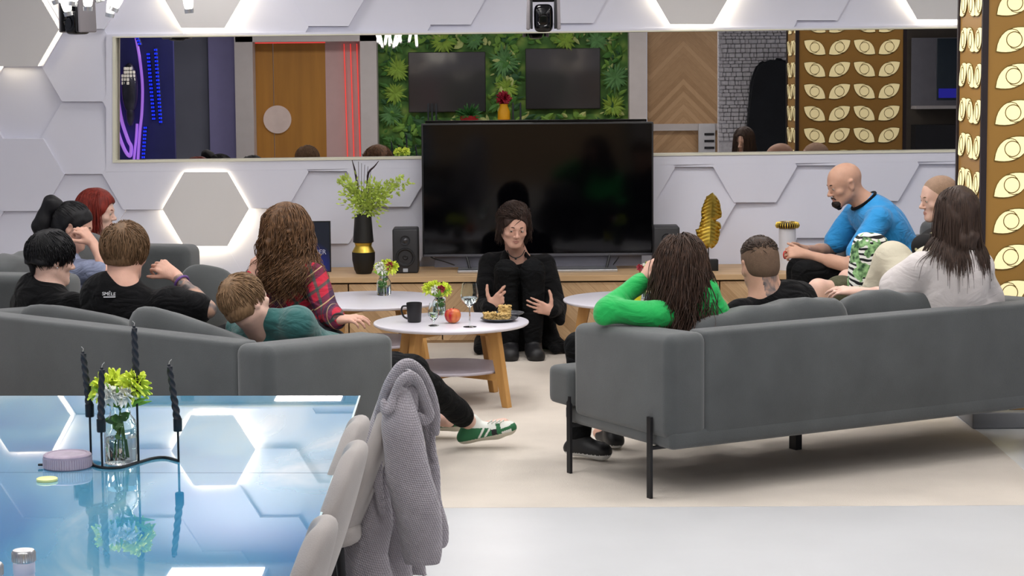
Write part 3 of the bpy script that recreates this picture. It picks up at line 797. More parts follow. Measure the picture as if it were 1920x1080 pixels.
# ------------------------------------------------------------------ head, hands
class Frame:
    def __init__(s, c, fwd, up=(0, 0, 1), sc=1.0):
        s.c = A3(c); s.f = unit(fwd); u = A3(up); s.r = unit(np.cross(s.f, u)); s.u = np.cross(s.r, s.f); s.s = sc
    def P(s, x, y, z): return s.c + s.s * (s.r * x + s.f * y + s.u * z)
    @property
    def B(s): return np.array([s.r, s.f, s.u])
    def loc(s, V_): return (V_ - s.c) @ s.B.T / s.s
def head_prims(S, H, neck, nr=.056, female=False):
    s = H.s; B = H.B
    def E(x, y, z, a, b, c, k=.02, sub=False): S.ell(H.P(x, y, z), (a * s, b * s, c * s), B, k, sub)
    def C(p, q, ra, rb, k=.01): S.cap(H.P(*p), H.P(*q), ra * s, rb * s, k)
    E(0, -.014, .032, .075, .095, .083, .03)
    E(0, .022, .008, .064, .066, .085, .03)
    E(0, .026, -.062, .050, .056, .048, .03)
    E(0, .066, -.098, .022 if female else .026, .020, .017, .022)
    for q in (-1, 1):
        C((q * .052, .0, -.055), (q * .018, .062, -.098), .016, .014, .03)
        E(q * .043, .054, -.028, .022, .022, .018, .02)
        E(q * .031, .093, -.001, .0165, .013, .0095, .014, True)
    C((-.034, .074, .020), (0, .084, .017), .009, .010, .014); C((.034, .074, .020), (0, .084, .017), .009, .010, .014)
    C((0, .082, .008), (0, .104, -.030), .007, .0095, .012); E(0, .105, -.034, .0115, .011, .009, .008)
    for q in (-1, 1):
        E(q * .012, .094, -.038, .008, .010, .007, .007)
        S.ell(H.P(q * .031, .0750, .0030), (.0140 * s, .0138 * s, .0118 * s), B, .002); S.ell(H.P(q * .031, .0745, -.0065), (.0135 * s, .0125 * s, .0070 * s), B, .003)
        C((q * .018, .087, .010), (q * .043, .078, .008), .0035, .003, .006)
    C((-.018, .079, -.065), (0, .0885, -.0620), .0040, .0055, .007); C((.018, .079, -.065), (0, .0885, -.0620), .0040, .0055, .007)
    C((-.015, .080, -.072), (0, .0870, -.0735), .0042, .0060, .006); C((.015, .080, -.072), (0, .0870, -.0735), .0042, .0060, .006)
    S.ell(H.P(0, .0945, -.0675), (.020 * s, .006 * s, .0013 * s), B, .003, True)
    for q in (-1, 1):
        E(q * .076, -.010, -.008, .007, .018, .031, .008)
        E(q * .082, -.006, -.004, .005, .010, .018, .006, True)
        E(q * .079, -.012, .016, .006, .016, .010, .006)
    S.cap(H.P(0, -.030, -.045), A3(neck), nr, nr * 1.05, .035)
def hand_prims(S, wr, d, n, right, curl=(.35, .35, .4, .45), sc=1.0, spread=.06, thumb=(.8, .55, .35), tcurl=.25):
    wr = A3(wr); d = unit(d); n = A3(n); n = unit(n - d * (n @ d)); w = np.cross(d, n) * (1 if right else -1)
    offs = (.030, .010, -.010, -.029); rad = (.0088, .0092, .0088, .0078); ln = (.072, .080, .074, .058)
    S.cap(wr - d * .01, wr + d * .03 * sc, .024 * sc, .028 * sc, .02, flat=n, fs=1.5)
    for i in range(4):
        kn = wr + sc * (d * (.086 - .006 * abs(i - 1.2)) + w * offs[i])
        S.cap(wr + sc * (d * .02 + w * offs[i] * .55), kn, .0125 * sc, .0108 * sc, .012)
        dd = unit(d + w * spread * (1.5 - i) * .7); p = kn; r = rad[i] * sc
        for j, fr in enumerate((.45, .31, .24)):
            c_ = curl[i] * (.75 if j == 0 else 1.0); m_ = dd; nn = unit(n - m_ * (n @ m_)) if j == 0 else nn
            dd2 = m_ * math.cos(c_) + nn * math.sin(c_); nn = nn * math.cos(c_) - m_ * math.sin(c_); dd = dd2
            q = p + dd * ln[i] * fr * sc; S.cap(p, q, r, r * .9, .004); p = q; r *= .9
    td = unit(w * thumb[0] + d * thumb[1] + n * thumb[2]); p0 = wr + sc * (d * .018 + w * .018); p1 = p0 + td * .045 * sc
    S.cap(p0, p1, .0145 * sc, .0115 * sc, .012); t2 = unit(td + d * tcurl + n * tcurl); p2 = p1 + t2 * .032 * sc; S.cap(p1, p2, .0105 * sc, .0098 * sc, .005)
    t3 = unit(t2 + d * tcurl); S.cap(p2, p2 + t3 * .026 * sc, .0098 * sc, .0082 * sc, .004)
# ------------------------------------------------------------------ hair
def tubes_np(paths, rad, seg=5, taper=.25):
    """paths (n,m,3), rad (n,) -> verts, quads"""
    n, m_, _ = paths.shape
    T_ = np.gradient(paths, axis=1); T_ /= np.linalg.norm(T_, axis=2, keepdims=True) + 1e-9
    ref = np.tile(np.array([.31, .22, .92]), (n, m_, 1)); a = np.cross(T_, ref); a /= np.linalg.norm(a, axis=2, keepdims=True) + 1e-9; b = np.cross(T_, a)
    tt = np.linspace(0, 1, m_); prof = np.where(tt < .12, .6 + .4 * tt / .12, 1 - (1 - taper) * np.clip((tt - .5) / .5, 0, 1) ** 1.5)
    ang = np.arange(seg) * 2 * math.pi / seg
    R_ = rad[:, None] * prof[None]
    V_ = paths[:, :, None, :] + R_[:, :, None, None] * (np.cos(ang)[None, None, :, None] * a[:, :, None, :] + np.sin(ang)[None, None, :, None] * b[:, :, None, :])
    base = (np.arange(n)[:, None, None] * m_ + np.arange(m_ - 1)[None, :, None]) * seg; k = np.arange(seg)[None, None, :]; k2 = (k + 1) % seg
    F_ = np.stack([base + k, base + k2, base + seg + k2, base + seg + k], -1).reshape(-1, 4)
    return V_.reshape(-1, 3), F_
def strands(H, n, length, rad, seed, bodies=(), lift=.006, curl=0, cfreq=90, stiff=.72, m_=16, grav=.3, out=.15, front_ok=.30, low=-.05, comb='part', jit=.10, lvar=.25, zmin=-.5, taper=.3, seg=4, crown=(.01, -.06, .11), fall=(1.0, -.4, -.6), hug=None, ytop=2.0):
    """guide hairs grown along the scalp (away from a parting or from the crown), then falling freely outside head and bodies"""
    r = np.random.RandomState(seed)
    d = r.normal(size=(n * 8, 3)); d /= np.linalg.norm(d, axis=1, keepdims=True)
    ok = ((d[:, 1] < front_ok) | (d[:, 2] > .52)) & (d[:, 2] > low - .55 * (d[:, 1] < -.2)) & (d[:, 2] > zmin) & (d[:, 1] < ytop)
    d = d[ok][:n]; n = len(d)
    rr = np.array([.077, .097, .087]); cc = np.array([0, -.014, .032]); p = cc + d * rr
    nrm = d / rr; nrm /= np.linalg.norm(nrm, axis=1, keepdims=True)
    if comb == 'part':
        side = np.sign(p[:, :1] + r.normal(size=(n, 1)) * .006); f = np.tile(np.array(fall), (n, 1)); f[:, :1] *= side
    elif comb == 'crown': f = p - np.array(crown)
    else: f = np.tile(np.array(comb), (n, 1))
    f = f / (np.linalg.norm(f, axis=1, keepdims=True) + 1e-6) + r.normal(size=(n, 3)) * jit
    tan = lambda q, nn: q - nn * (q * nn).sum(1, keepdims=True)
    v = tan(f, nrm); v /= np.linalg.norm(v, axis=1, keepdims=True) + 1e-6; v = v + d * out; v /= np.linalg.norm(v, axis=1, keepdims=True)
    L_ = length * (1 + lvar * (r.rand(n) * 2 - 1)); ds = (L_ / (m_ - 1))[:, None]
    gl = H.B @ np.array([0, 0, -1.0]); lay = lift * (.15 + r.rand(n))[:, None]; path = [p.copy()]
    if hug is None: hug = 1.0 if comb != 'part' else .0
    loc_b = [((A3(c_) - H.c) @ H.B.T / H.s, np.array(q_) / H.s) for c_, q_ in bodies]; wv = r.normal(size=(n, 3)) * jit * .25
    for i in range(m_ - 1):
        v = v * stiff + gl * grav + wv; v /= np.linalg.norm(v, axis=1, keepdims=True); p = p + v * ds
        for c_, q_, l_ in [(cc, rr, lay * min(1, (i + 1) / 3))] + [(a, b, lay * .6) for a, b in loc_b]:
            q = (p - c_) / (q_ + l_); k0 = np.linalg.norm(q, axis=1, keepdims=True); ins = k0 < 1
            pn = c_ + q / np.maximum(k0, 1e-4) * (q_ + l_); dv = np.where(ins, pn - p, 0); p = p + dv; nn = q / (q_ + l_); nn /= np.linalg.norm(nn, axis=1, keepdims=True) + 1e-6; v = np.where(ins, v - nn * np.minimum((v * nn).sum(1, keepdims=True), 0), v)
            if l_ is not loc_b and c_ is cc and i < hug * m_: p = pn + (p - pn) * .35; v = v - nn * (v * nn).sum(1, keepdims=True) * .9
            v /= np.linalg.norm(v, axis=1, keepdims=True) + 1e-6
        path.append(p.copy())
    Pth = np.stack(path, 1)
    if curl:
        ng = max(8, n // 14); gi = r.randint(0, ng, n); ph = (r.rand(ng) * 6.28)[gi] + r.normal(size=n) * .5; s_ = np.cumsum(np.tile(ds, (1, m_)), 1)
        amp = curl * np.clip(np.linspace(-.15, 1.3, m_), 0, 1)[None, :] * (.6 + .8 * r.rand(n))[:, None]; fr = cfreq * (.85 + .3 * r.rand(ng))[gi][:, None]
        a = np.sin(s_ * fr + ph[:, None]) * amp; b = np.cos(s_ * fr + ph[:, None]) * amp
        e1 = np.cross(d, np.array([0, 0, 1.0])); e1 /= np.linalg.norm(e1, axis=1, keepdims=True) + 1e-6
        Pth = Pth + a[:, :, None] * e1[:, None, :] + b[:, :, None] * d[:, None, :]
    W3 = H.c + H.s * (Pth @ H.B)
    return tubes_np(W3, rad * (.7 + .6 * r.rand(n)), seg, taper)
def hairmat(name, c1, c2):
    M = mat(name, c1, .55, var=0, spec=.35); nt, b_, L = nodes_of(M)
    tc = nt.nodes.new('ShaderNodeTexCoord'); ns = nt.nodes.new('ShaderNodeTexNoise'); ns.inputs['Scale'].default_value = 110; ns.inputs['Detail'].default_value = 2
    mp = nt.nodes.new('ShaderNodeMapping'); mp.inputs['Scale'].default_value = (1, 1, .12); L.new(tc.outputs['Object'], mp.inputs[0]); L.new(mp.outputs[0], ns.inputs['Vector']); rp = nt.nodes.new('ShaderNodeValToRGB'); rp.color_ramp.elements[0].position = .3; rp.color_ramp.elements[1].position = .7
    rp.color_ramp.elements[0].color = lin(c2); rp.color_ramp.elements[1].color = lin(c1); L.new(ns.outputs['Fac'], rp.inputs[0]); L.new(rp.outputs[0], b_.inputs['Base Color'])
    return M
def skinmat(name, c): return mat(name, c, .48, var=.05, vscale=25, bump=.08, bscale=160, spec=.35, sss=.12)
LIPM = mat('lips', '#b07c70', .45, var=.05)
EYEW = mat('eye_white', '#b9aea6', .2, var=0); IRISM = mat('iris', '#33261c', .15, var=0)
TATM = mat('tattooed_skin', '#9c8073', .55, var=0); 
def _tat():
    nt, b_, L = nodes_of(TATM); tc = nt.nodes.new('ShaderNodeTexCoord'); ns = nt.nodes.new('ShaderNodeTexVoronoi'); ns.inputs['Scale'].default_value = 28; ns.feature = 'SMOOTH_F1'
    n2 = nt.nodes.new('ShaderNodeTexNoise'); n2.inputs['Scale'].default_value = 18; n2.inputs['Distortion'].default_value = 2
    L.new(tc.outputs['Object'], ns.inputs['Vector']); L.new(tc.outputs['Object'], n2.inputs['Vector']); mx = nt.nodes.new('ShaderNodeMath'); mx.operation = 'MULTIPLY'; L.new(ns.outputs['Distance'], mx.inputs[0]); L.new(n2.outputs['Fac'], mx.inputs[1])
    rp = nt.nodes.new('ShaderNodeValToRGB'); e = rp.color_ramp.elements; e[0].position = .07; e[0].color = lin('#3d3a3b'); e[1].position = .30; e[1].color = lin('#b08a76'); q = e.new(.17); q.color = lin('#6f625f'); L.new(mx.outputs[0], rp.inputs[0]); L.new(rp.outputs[0], b_.inputs['Base Color'])
_tat()
def seg_d(V_, a, b):
    a = A3(a); b = A3(b); ba = b - a; t = np.clip(((V_ - a) @ ba) / (ba @ ba), 0, 1); return np.linalg.norm(V_ - a - t[:, None] * ba, axis=1)
class Person:
    def __init__(s, label, base, H, skin, J, female=False, sc=1.0, nr=.056):
        s.t = thing('person', label, 'person', (base[0], base[1], 0)); s.H = H; s.J = {k: A3(v) for k, v in J.items()}; s.skin = skin
        s.female = female; s.sc = sc; s.body = Vol(); s.paint = []; s.nr = nr
        J = s.J; b = s.body
        s.up = unit(J['neck'] - J['hip']); s.rt = unit(J['shR'] - J['shL']); s.fw = np.cross(s.up, s.rt)
        s.TB = np.array([s.rt, unit(np.cross(s.up, s.rt)), s.up])
        s.torso(b, 0.0); head_prims(b, H, J['neck'], nr, female)
        for q in 'LR':
            b.chain([J['sh' + q], J['el' + q], J['wr' + q]], [.044 * sc, .036 * sc, .025 * sc], .015)
            b.cap(J['el' + q], J['el' + q] + (J['wr' + q] - J['el' + q]) * .4, .038 * sc, .038 * sc, .02)
            b.chain([J['hp' + q], J['kn' + q], J['an' + q]], [.075 * sc, .052 * sc, .036 * sc], .02)
            b.cap(J['kn' + q] * .8 + J['an' + q] * .2, J['kn' + q] * .55 + J['an' + q] * .45, .052 * sc, .05 * sc, .03)
            b.cap(J['an' + q] + np.array([0, 0, -.03]), J['to' + q], .032, .028, .02)
    def torso(s, v, g, belly=0.0):
        J = s.J; sc = s.sc; hip, nk = J['hip'], J['neck']; c = lambda t: hip + (nk - hip) * t
        w = np.linalg.norm(J['shR'] - J['shL']) / 2
        bend = s.TB[1] * -.02
        v.ell(c(.66) + bend, ((w * .92 + g), (.108 * sc + g), (.185 * sc + g)), s.TB, .05)
        v.ell(c(.32) + bend * .5, ((w * .74 + g), (.098 * sc + g + belly), (.17 * sc + g)), s.TB, .05)
        v.ell(c(.03), ((w * .86 + g), (.115 * sc + g), (.125 * sc + g)), s.TB, .05)
        v.cap(J['shL'], J['shR'], .048 * sc + g * .8, .048 * sc + g * .8, .05)
        v.cap(c(.93), nk + (nk - hip) * .04, .062 + g * .5, .055 + g * .3, .04)
    def hand(s, q, d, n, **k): hand_prims(s.body, s.J['wr' + q], d, n, q == 'R', **k)
    def make_body(s, h=.005, mats=None):
        V_, F_ = s.body.mesh(h); c = V_[F_].mean(1); L_ = s.H.loc(c); mi = np.zeros(len(F_), dtype=np.int32)
        lip = (np.abs(L_[:, 0]) < .022 - 1.6 * np.abs(L_[:, 2] + .068)) & (L_[:, 2] < -.0605) & (L_[:, 2] > -.0765) & (L_[:, 1] > .078); mi[lip] = 1
        for a, b, r in s.paint: mi[seg_d(c, a, b) < r] = 2
        npobj('body', V_, F_, [s.skin, LIPM, TATM], s.t, mi)
        return V_, F_
    def face(s, browm, gaze=(0, 1, -.1), closed=False):
        H = s.H; g = unit(gaze)
        for q in (-1, 1):
            bm = NB(); c = Vector(H.P(q * .031, .0765, -.0015)); gd = Vector(H.r * g[0] + H.f * g[1] + H.u * g[2])
            r_ = bmesh.ops.create_uvsphere(bm, u_segments=20, v_segments=14, radius=.0120 * H.s); bmesh.ops.translate(bm, vec=c, verts=bm.verts)
            for f in bm.faces: f.material_index = 1 if (f.calc_center_median() - c).normalized().dot(gd) > .88 else 0
            obj('eye', bm, [EYEW, IRISM], s.t)
            bm = NB(); tube(bm, spline([H.P(q * .013, .0900, .0165), H.P(q * .028, .0880, .0205), H.P(q * .047, .0735, .0165)], 4), [.003, .0042, .0045, .0042, .004, .0036, .003, .002, .0012], 7, flat=.8); obj('eyebrow', bm, browm, s.t)
    def shirt(s, m_, g=.014, sleeve='long', name='shirt', amp=.006, seed=1, extra=None, neckcut=.0, hem=-.14, h=.008, mats=None, mi=None, arms='LR', fr=22):
        v = Vol(); s.torso(v, g, .01); J = s.J; sc = s.sc
        v.p = v.p[:-1]; v.cap(J['hip'] + (J['neck'] - J['hip']) * .9, J['neck'] - (J['neck'] - J['hip']) * .02, .066 + g * .5, s.nr + .012, .035)
        for q in arms:
            e, w_ = J['el' + q], J['wr' + q]
            if sleeve == 'short':
                m2 = J['sh' + q] + (e - J['sh' + q]) * .72; v.cap(J['sh' + q], m2, .052 * sc + g, .054 * sc + g * 1.1, .03)
            elif sleeve == 'long':
                w2 = e + (w_ - e) * .93; v.chain([J['sh' + q], e, w2], [.047 * sc + g, .042 * sc + g, .030 * sc + g * .8], .02)
            elif sleeve == 'elbow':
                w2 = e + (w_ - e) * .30; v.chain([J['sh' + q], e, w2], [.050 * sc + g, .046 * sc + g, .046 * sc + g], .02)
        if extra: extra(v)
        V_, F_ = v.mesh(h, folds(seed, amp, fr))
        o = npobj(name, V_, F_, mats or m_, s.t, None if mi is None else mi(V_[F_].mean(1))); return o
    def trousers(s, m_, g=.014, name='trousers', upto=.95, amp=.005, seed=2, h=.008, short=False):
        v = Vol(); J = s.J; sc = s.sc; hip, nk = J['hip'], J['neck']; w = np.linalg.norm(J['shR'] - J['shL']) / 2
        v.ell(hip + (nk - hip) * .03, (w * .88 + g, .118 * sc + g, .13 * sc + g), s.TB, .05)
        for q in 'LR':
            if short:
                v.cap(J['hp' + q], J['hp' + q] + (J['kn' + q] - J['hp' + q]) * .78, .080 * sc + g, .068 * sc + g, .03)
            else:
                a2 = J['kn' + q] + (J['an' + q] - J['kn' + q]) * upto; v.chain([J['hp' + q], J['kn' + q], a2], [.080 * sc + g, .058 * sc + g, .042 * sc + g], .025)
        V_, F_ = v.mesh(h, folds(seed, amp, 20)); return npobj(name, V_, F_, m_, s.t)
    def boot_top(s, q, v):
        an = s.J['an' + q]; v.cap(an + np.array([0, 0, .0]), an + (s.J['kn' + q] - an) * .22, .046, .048, .02)
    def shoe(s, q, m_, solem, g=.0, name='shoe', fw=None, L_=.26, ht=.07, sneaker=None):
        an = s.J['an' + q]; to = s.J['to' + q]; d = unit(to - an - np.array([0, 0, (to - an)[2]])) if fw is None else unit(fw); up = np.array([0, 0, 1.0]); up = unit(up - d * (up @ d))
        heel = an - d * .045 - up * .055; v = Vol()
        v.cap(heel, heel + d * (L_ - .08), .036, .042, .02, flat=up, fs=1.25); v.cap(heel + d * .02 + up * .02, an + up * .01, .038, .040, .03); v.cap(heel + d * .06 + up * .03, heel + d * .15, .034, .036, .03)
        if name == 'boot': s.boot_top(q, v); v.cap(heel + d * .05 + up * .02, heel + d * .19 + up * .01, .044, .047, .03)
        V_, F_ = v.mesh(.005 if sneaker is None else .003); c = V_[F_].mean(1); z = (c - heel) @ up; mi = (z < -.012).astype(np.int32)
        if sneaker is not None: mi = np.where(mi == 1, 1, sneaker((c - heel) @ d, z, (c - heel) @ np.cross(d, up)))
        return npobj(name, V_, F_, [m_, solem] + ([] if sneaker is None else s.smats), s.t, mi)
    def hair(s, name, parts, m_):
        Vs, Fs, o = [], [], 0
        for V_, F_ in parts: Vs.append(V_); Fs.append(F_ + o); o += len(V_)
        return npobj(name, np.concatenate(Vs), np.concatenate(Fs), m_, s.t)
    def cap(s, g=.008, low=-.03, front=.055, seed=3, amp=.003, back=-.07, fr=60, topy=0.0, h=.005):
        """close-fitting hair volume; hairline by subtracting the face"""
        H = s.H; k = H.s; v = Vol()
        v.ell(H.P(0, -.014, .034), ((.076 + g) * k, (.096 + g) * k, (.085 + g + topy) * k), H.B, .02)
        v.ell(H.P(0, -.05, -.02), ((.064 + g) * k, (.055 + g) * k, (.055 + g) * k), H.B, .03)
        v.ell(H.P(0, .085, -.045), (.080 * k, (.085) * k, .105 * k), H.B, .01, True)
        for q in (-1, 1): v.ell(H.P(q * .085, .0, -.035), (.02 * k, .022 * k, .045 * k), H.B, .008, True)
        v.cut(H.P(0, -.05, back), -H.u)
        return v.mesh(h, folds(seed, amp, fr))
def body_boxes(J, up=.03):
    """ellipsoids hair rests on: shoulders and upper back"""
    c = (A3(J['shL']) + A3(J['shR'])) / 2; w = np.linalg.norm(A3(J['shR']) - A3(J['shL'])) / 2
    return c, w
def creases(M, st=.6, sc=7.0):
    nt, b_, L = nodes_of(M); tc = nt.nodes.new('ShaderNodeTexCoord'); ns = nt.nodes.new('ShaderNodeTexNoise'); ns.inputs['Scale'].default_value = sc; ns.inputs['Detail'].default_value = 2; ns.inputs['Distortion'].default_value = 1.6
    mp = nt.nodes.new('ShaderNodeMapping'); mp.inputs['Scale'].default_value = (1, 1, 1.8); mp.inputs['Rotation'].default_value = (.5, .6, .2)
    L.new(tc.outputs['Object'], mp.inputs[0]); L.new(mp.outputs[0], ns.inputs['Vector']); bp = nt.nodes.new('ShaderNodeBump'); bp.inputs['Strength'].default_value = st; bp.inputs['Distance'].default_value = .05
    L.new(ns.outputs['Fac'], bp.inputs['Height']); old = b_.inputs['Normal'].links
    if old: L.new(old[0].from_socket, bp.inputs['Normal'])
    L.new(bp.outputs['Normal'], b_.inputs['Normal']); return M
BLKCLOTH = mat('black_cloth', '#0c0c0e', .9, var=.15, vscale=12, bump=.2, bscale=200, sheen=.04, spec=.2)
creases(BLKCLOTH)
BLKJEANS = mat('black_trousers', '#0c0d0f', .85, var=.12, vscale=10, bump=.2, bscale=250, spec=.2)
creases(BLKJEANS)
SHOEB = mat('shoe_black', '#1b1b1d', .5, var=.1)
SOLEW = mat('sole_white', '#d8d8d6', .5, var=.03)
SKIN1 = skinmat('skin_fair', '#d0a390'); SKIN2 = skinmat('skin_tan', '#c79c86'); SKIN3 = skinmat('skin_pale', '#d8b2a2')
HBRN = hairmat('hair_dark_brown', '#3c2a22', '#1d1411'); HBLK = hairmat('hair_black', '#17161a', '#0a0a0c'); HRED = hairmat('hair_red', '#84281b', '#5a1811')
HCUR = hairmat('hair_curly_brown', '#7d5a3c', '#3a2719'); HLBR = hairmat('hair_light_brown', '#7e6045', '#54402c'); HLNG = hairmat('hair_long_brown', '#4b3529', '#251913'); HSAN = hairmat('hair_sandy', '#8c6e50', '#614a34')
def Jd(**k): return k
def seated(J, hipw=.09):
    h = A3(J['hip']); r = unit(A3(J['shR']) - A3(J['shL'])); r[2] = 0; r = unit(r)
    J.setdefault('hpR', h + r * hipw); J.setdefault('hpL', h - r * hipw)
    for q in 'LR':
        if 'to' + q not in J:
            a = A3(J['an' + q]); k = A3(J['kn' + q]); f = k - A3(J['hp' + q]); f[2] = 0; J['to' + q] = a + unit(f) * .15 + np.array([0, 0, -.04])
    return J
# ================================================================== CABINET AND WHAT STANDS ON IT
CBF = 13.78                                            # cabinet front plane
bx0, bx1 = -1.62, 1.80
t = thing('tv_cabinet', 'long low oak media cabinet with herringbone doors under the television', 'cabinet', ((bx0 + bx1) / 2, 14.07, 0))
bm = NB(); box(bm, ((bx0 + bx1) / 2, 14.075, .40), (bx1 - bx0 + .03, .62, .035), bev=.003); obj('top', bm, OAKV, t, smooth=False)
bm = NB(); box(bm, ((bx0 + bx1) / 2, 14.1, .2), (bx1 - bx0, .56, .38)); obj('body', bm, mat('cab_dark', '#5b4630', .6), t, smooth=False)
edges = [-1.61, -1.013, -.434, .145, .727, 1.286, 1.79]
for i in range(6):
    a, b = edges[i], edges[i + 1]
    bm = NB(); box(bm, ((a + b) / 2, CBF + .012, .195), (b - a - .008, .024, .355), bev=.002); obj('door', bm, OAKH, t, smooth=False)
bm = NB(); box(bm, ((bx0 + bx1) / 2, CBF + .03, .009), (bx1 - bx0, .03, .018)); obj('plinth', bm, OAKV, t, smooth=False)
TOPZ = .418
# television
TY = 14.10
a = W(789.5, 232, TY); b = W(1225.5, 479, TY)
cx = (a.x + b.x) / 2; cz = (a.z + b.z) / 2; tw = b.x - a.x; th_ = a.z - b.z
t = thing('television', 'large black flat-screen television on the oak cabinet', 'television', (cx, TY, TOPZ))
bm = NB(); box(bm, (cx, TY + .03, cz), (tw, .05, th_), bev=.006); obj('housing', bm, PLASTICM, t)
bm = NB(); box(bm, (cx, TY + .003, cz + .006), (tw - .022, .006, th_ - .03)); obj('screen', bm, mat('tv_screen', '#030305', .07, var=0, spec=.35), t, smooth=False)
bm = NB(); box(bm, (cx, TY + .004, b.z + .009), (tw - .01, .012, .016), bev=.002); obj('lower_bezel', bm, mat('bezel_grey', '#4b4b52', .4), t)
bm = NB()
for sx in (-1, 1): tube(bm, [Vector((cx + sx * .46, TY + .02, b.z + .03)), Vector((cx + sx * .43, TY - .04, TOPZ + .012))], .009, 8)
obj('stand', bm, PLASTICM, t)
bm = NB(); box(bm, (cx, TY + .05, (b.z + TOPZ) / 2 + .012), (tw * .9, .02, b.z - TOPZ - .014)); obj('shade_strip', bm, mat('shade_strip_grey', '#5d5d68', .6), t, smooth=False)  # grey strip standing in for the shadow on the wall below the set
bm = NB(); a1 = W(858, 500, TY - .14); b1 = W(1158, 500, TY - .14); box(bm, ((a1.x + b1.x) / 2, TY - .05, TOPZ + .009), (b1.x - a1.x, .22, .018), bev=.003); obj('base', bm, SILVM, t)
bm = NB(); tube(bm, spline([W(795, 472, TY + .08), W(812, 484, TY - .02), W(835, 491, TY - .1), W(852, 497, TY - .15)]), .004, 6); o = obj('cable', bm, BLKMATTE, t)
bm = NB(); tube(bm, spline([W(1160, 482, TY + .0), W(1156, 488, TY - .05), W(1150, 496, TY - .1)]), .004, 6); obj('cable', bm, BLKMATTE, t)
# back soundbar-like box visible above in the mirror is the set's own back
# speakers
def speaker(x0, x1, y0, lab):
    a = W(x0, y0, 13.95); b = W(x1, 503, 13.95); c = ((a.x + b.x) / 2); wd = b.x - a.x; h = a.z - TOPZ
    t = thing('speaker', lab, 'speaker', (c, 14.05, TOPZ), 0, 'studio speakers beside the television')
    bm = NB(); box(bm, (c, 14.07, TOPZ + h / 2), (wd, .2, h), bev=.012); obj('cabinet', bm, mat('spk', '#2b2b2e', .5), t)
    bm = NB(); lathe(bm, [(.001, .0), (.012, .002), (.03, -.014), (.05, .004), (.058, .004), (.060, 0), (.060, -.012)], (c, 13.967, TOPZ + h * .36), 32, rotx(PI / 2), caps=False); obj('woofer', bm, PLASTICM, t)
    bm = NB(); lathe(bm, [(.001, .006), (.012, .004), (.02, -.006), (.03, .004), (.032, 0), (.032, -.01)], (c, 13.967, TOPZ + h * .74), 28, rotx(PI / 2), caps=False); obj('tweeter', bm, mat('tweeter', '#4a4a4e', .25, metal=.5), t)
    bm = NB(); box(bm, (c + .0, 13.968, TOPZ + h * .07), (.03, .004, .022)); obj('port', bm, mat('badge', '#aab0b8', .3), t, smooth=False)
speaker(735, 784, 430, 'black studio speaker left of the television')
speaker(1226, 1275, 426, 'black studio speaker right of the television, partly behind a head')
# framed blue poster standing on the cabinet
a = W(545, 415, 14.1); b = W(621, 504, 14.1)
t = thing('poster', 'dark blue framed poster standing on the cabinet behind the curly-haired person', 'poster', ((a.x + b.x) / 2, 14.1, TOPZ))
M = mat('poster_blue', '#1c2448', .35, var=0); nt, b_, L = nodes_of(M)
tc = nt.nodes.new('ShaderNodeTexCoord'); mp = nt.nodes.new('ShaderNodeMapping'); mp.inputs['Location'].default_value = (-.04, 0, -.17); mp.inputs['Scale'].default_value = (7, 1, 6)
g = nt.nodes.new('ShaderNodeTexGradient'); g.gradient_type = 'SPHERICAL'; r_ = nt.nodes.new('ShaderNodeValToRGB')
r_.color_ramp.elements[0].color = lin('#1d2434'); r_.color_ramp.elements[1].color = lin('#1c2fb0')
L.new(tc.outputs['Object'], mp.inputs[0]); L.new(mp.outputs[0], g.inputs[0]); L.new(g.outputs['Fac'], r_.inputs[0]); L.new(r_.outputs[0], b_.inputs['Base Color'])
bm = NB(); box(bm, ((a.x + b.x) / 2, 14.1, (a.z + TOPZ) / 2), (b.x - a.x, .02, a.z - TOPZ)); obj('frame', bm, BLKMATTE, t, smooth=False)
bm = NB(); box(bm, ((a.x + b.x) / 2, 14.088, (a.z + TOPZ) / 2), (b.x - a.x - .012, .006, a.z - TOPZ - .012)); obj('picture', bm, M, t, smooth=False)
def text(name, s, loc, size, m_, parent=None, rot=(PI / 2, 0, 0), ext=.001):
    cu = bpy.data.curves.new(name, 'FONT'); cu.body = s; cu.size = size; cu.extrude = ext; cu.align_x = 'CENTER'; cu.align_y = 'CENTER'
    tmp = bpy.data.objects.new('tmp', cu); COL.objects.link(tmp)
    dg = bpy.context.evaluated_depsgraph_get(); me = bpy.data.meshes.new_from_object(tmp.evaluated_get(dg))
    bpy.data.objects.remove(tmp)
    from mathutils import Euler
    me.transform(Matrix.Translation(Vector(loc)) @ Euler(rot).to_matrix().to_4x4())
    if parent: me.transform(MW[parent.name].inverted())
    me.materials.clear(); me.materials.append(m_)
    return link(name, me, parent)
text('lettering', 'BROTHER', W(584, 473, 14.08), .042, mat('letter_pale', '#b9bdd8', .5), t)
text('lettering', 'VIP', W(598, 479, 14.08), .026, mat('letter_gold', '#c9a84a', .5), t)

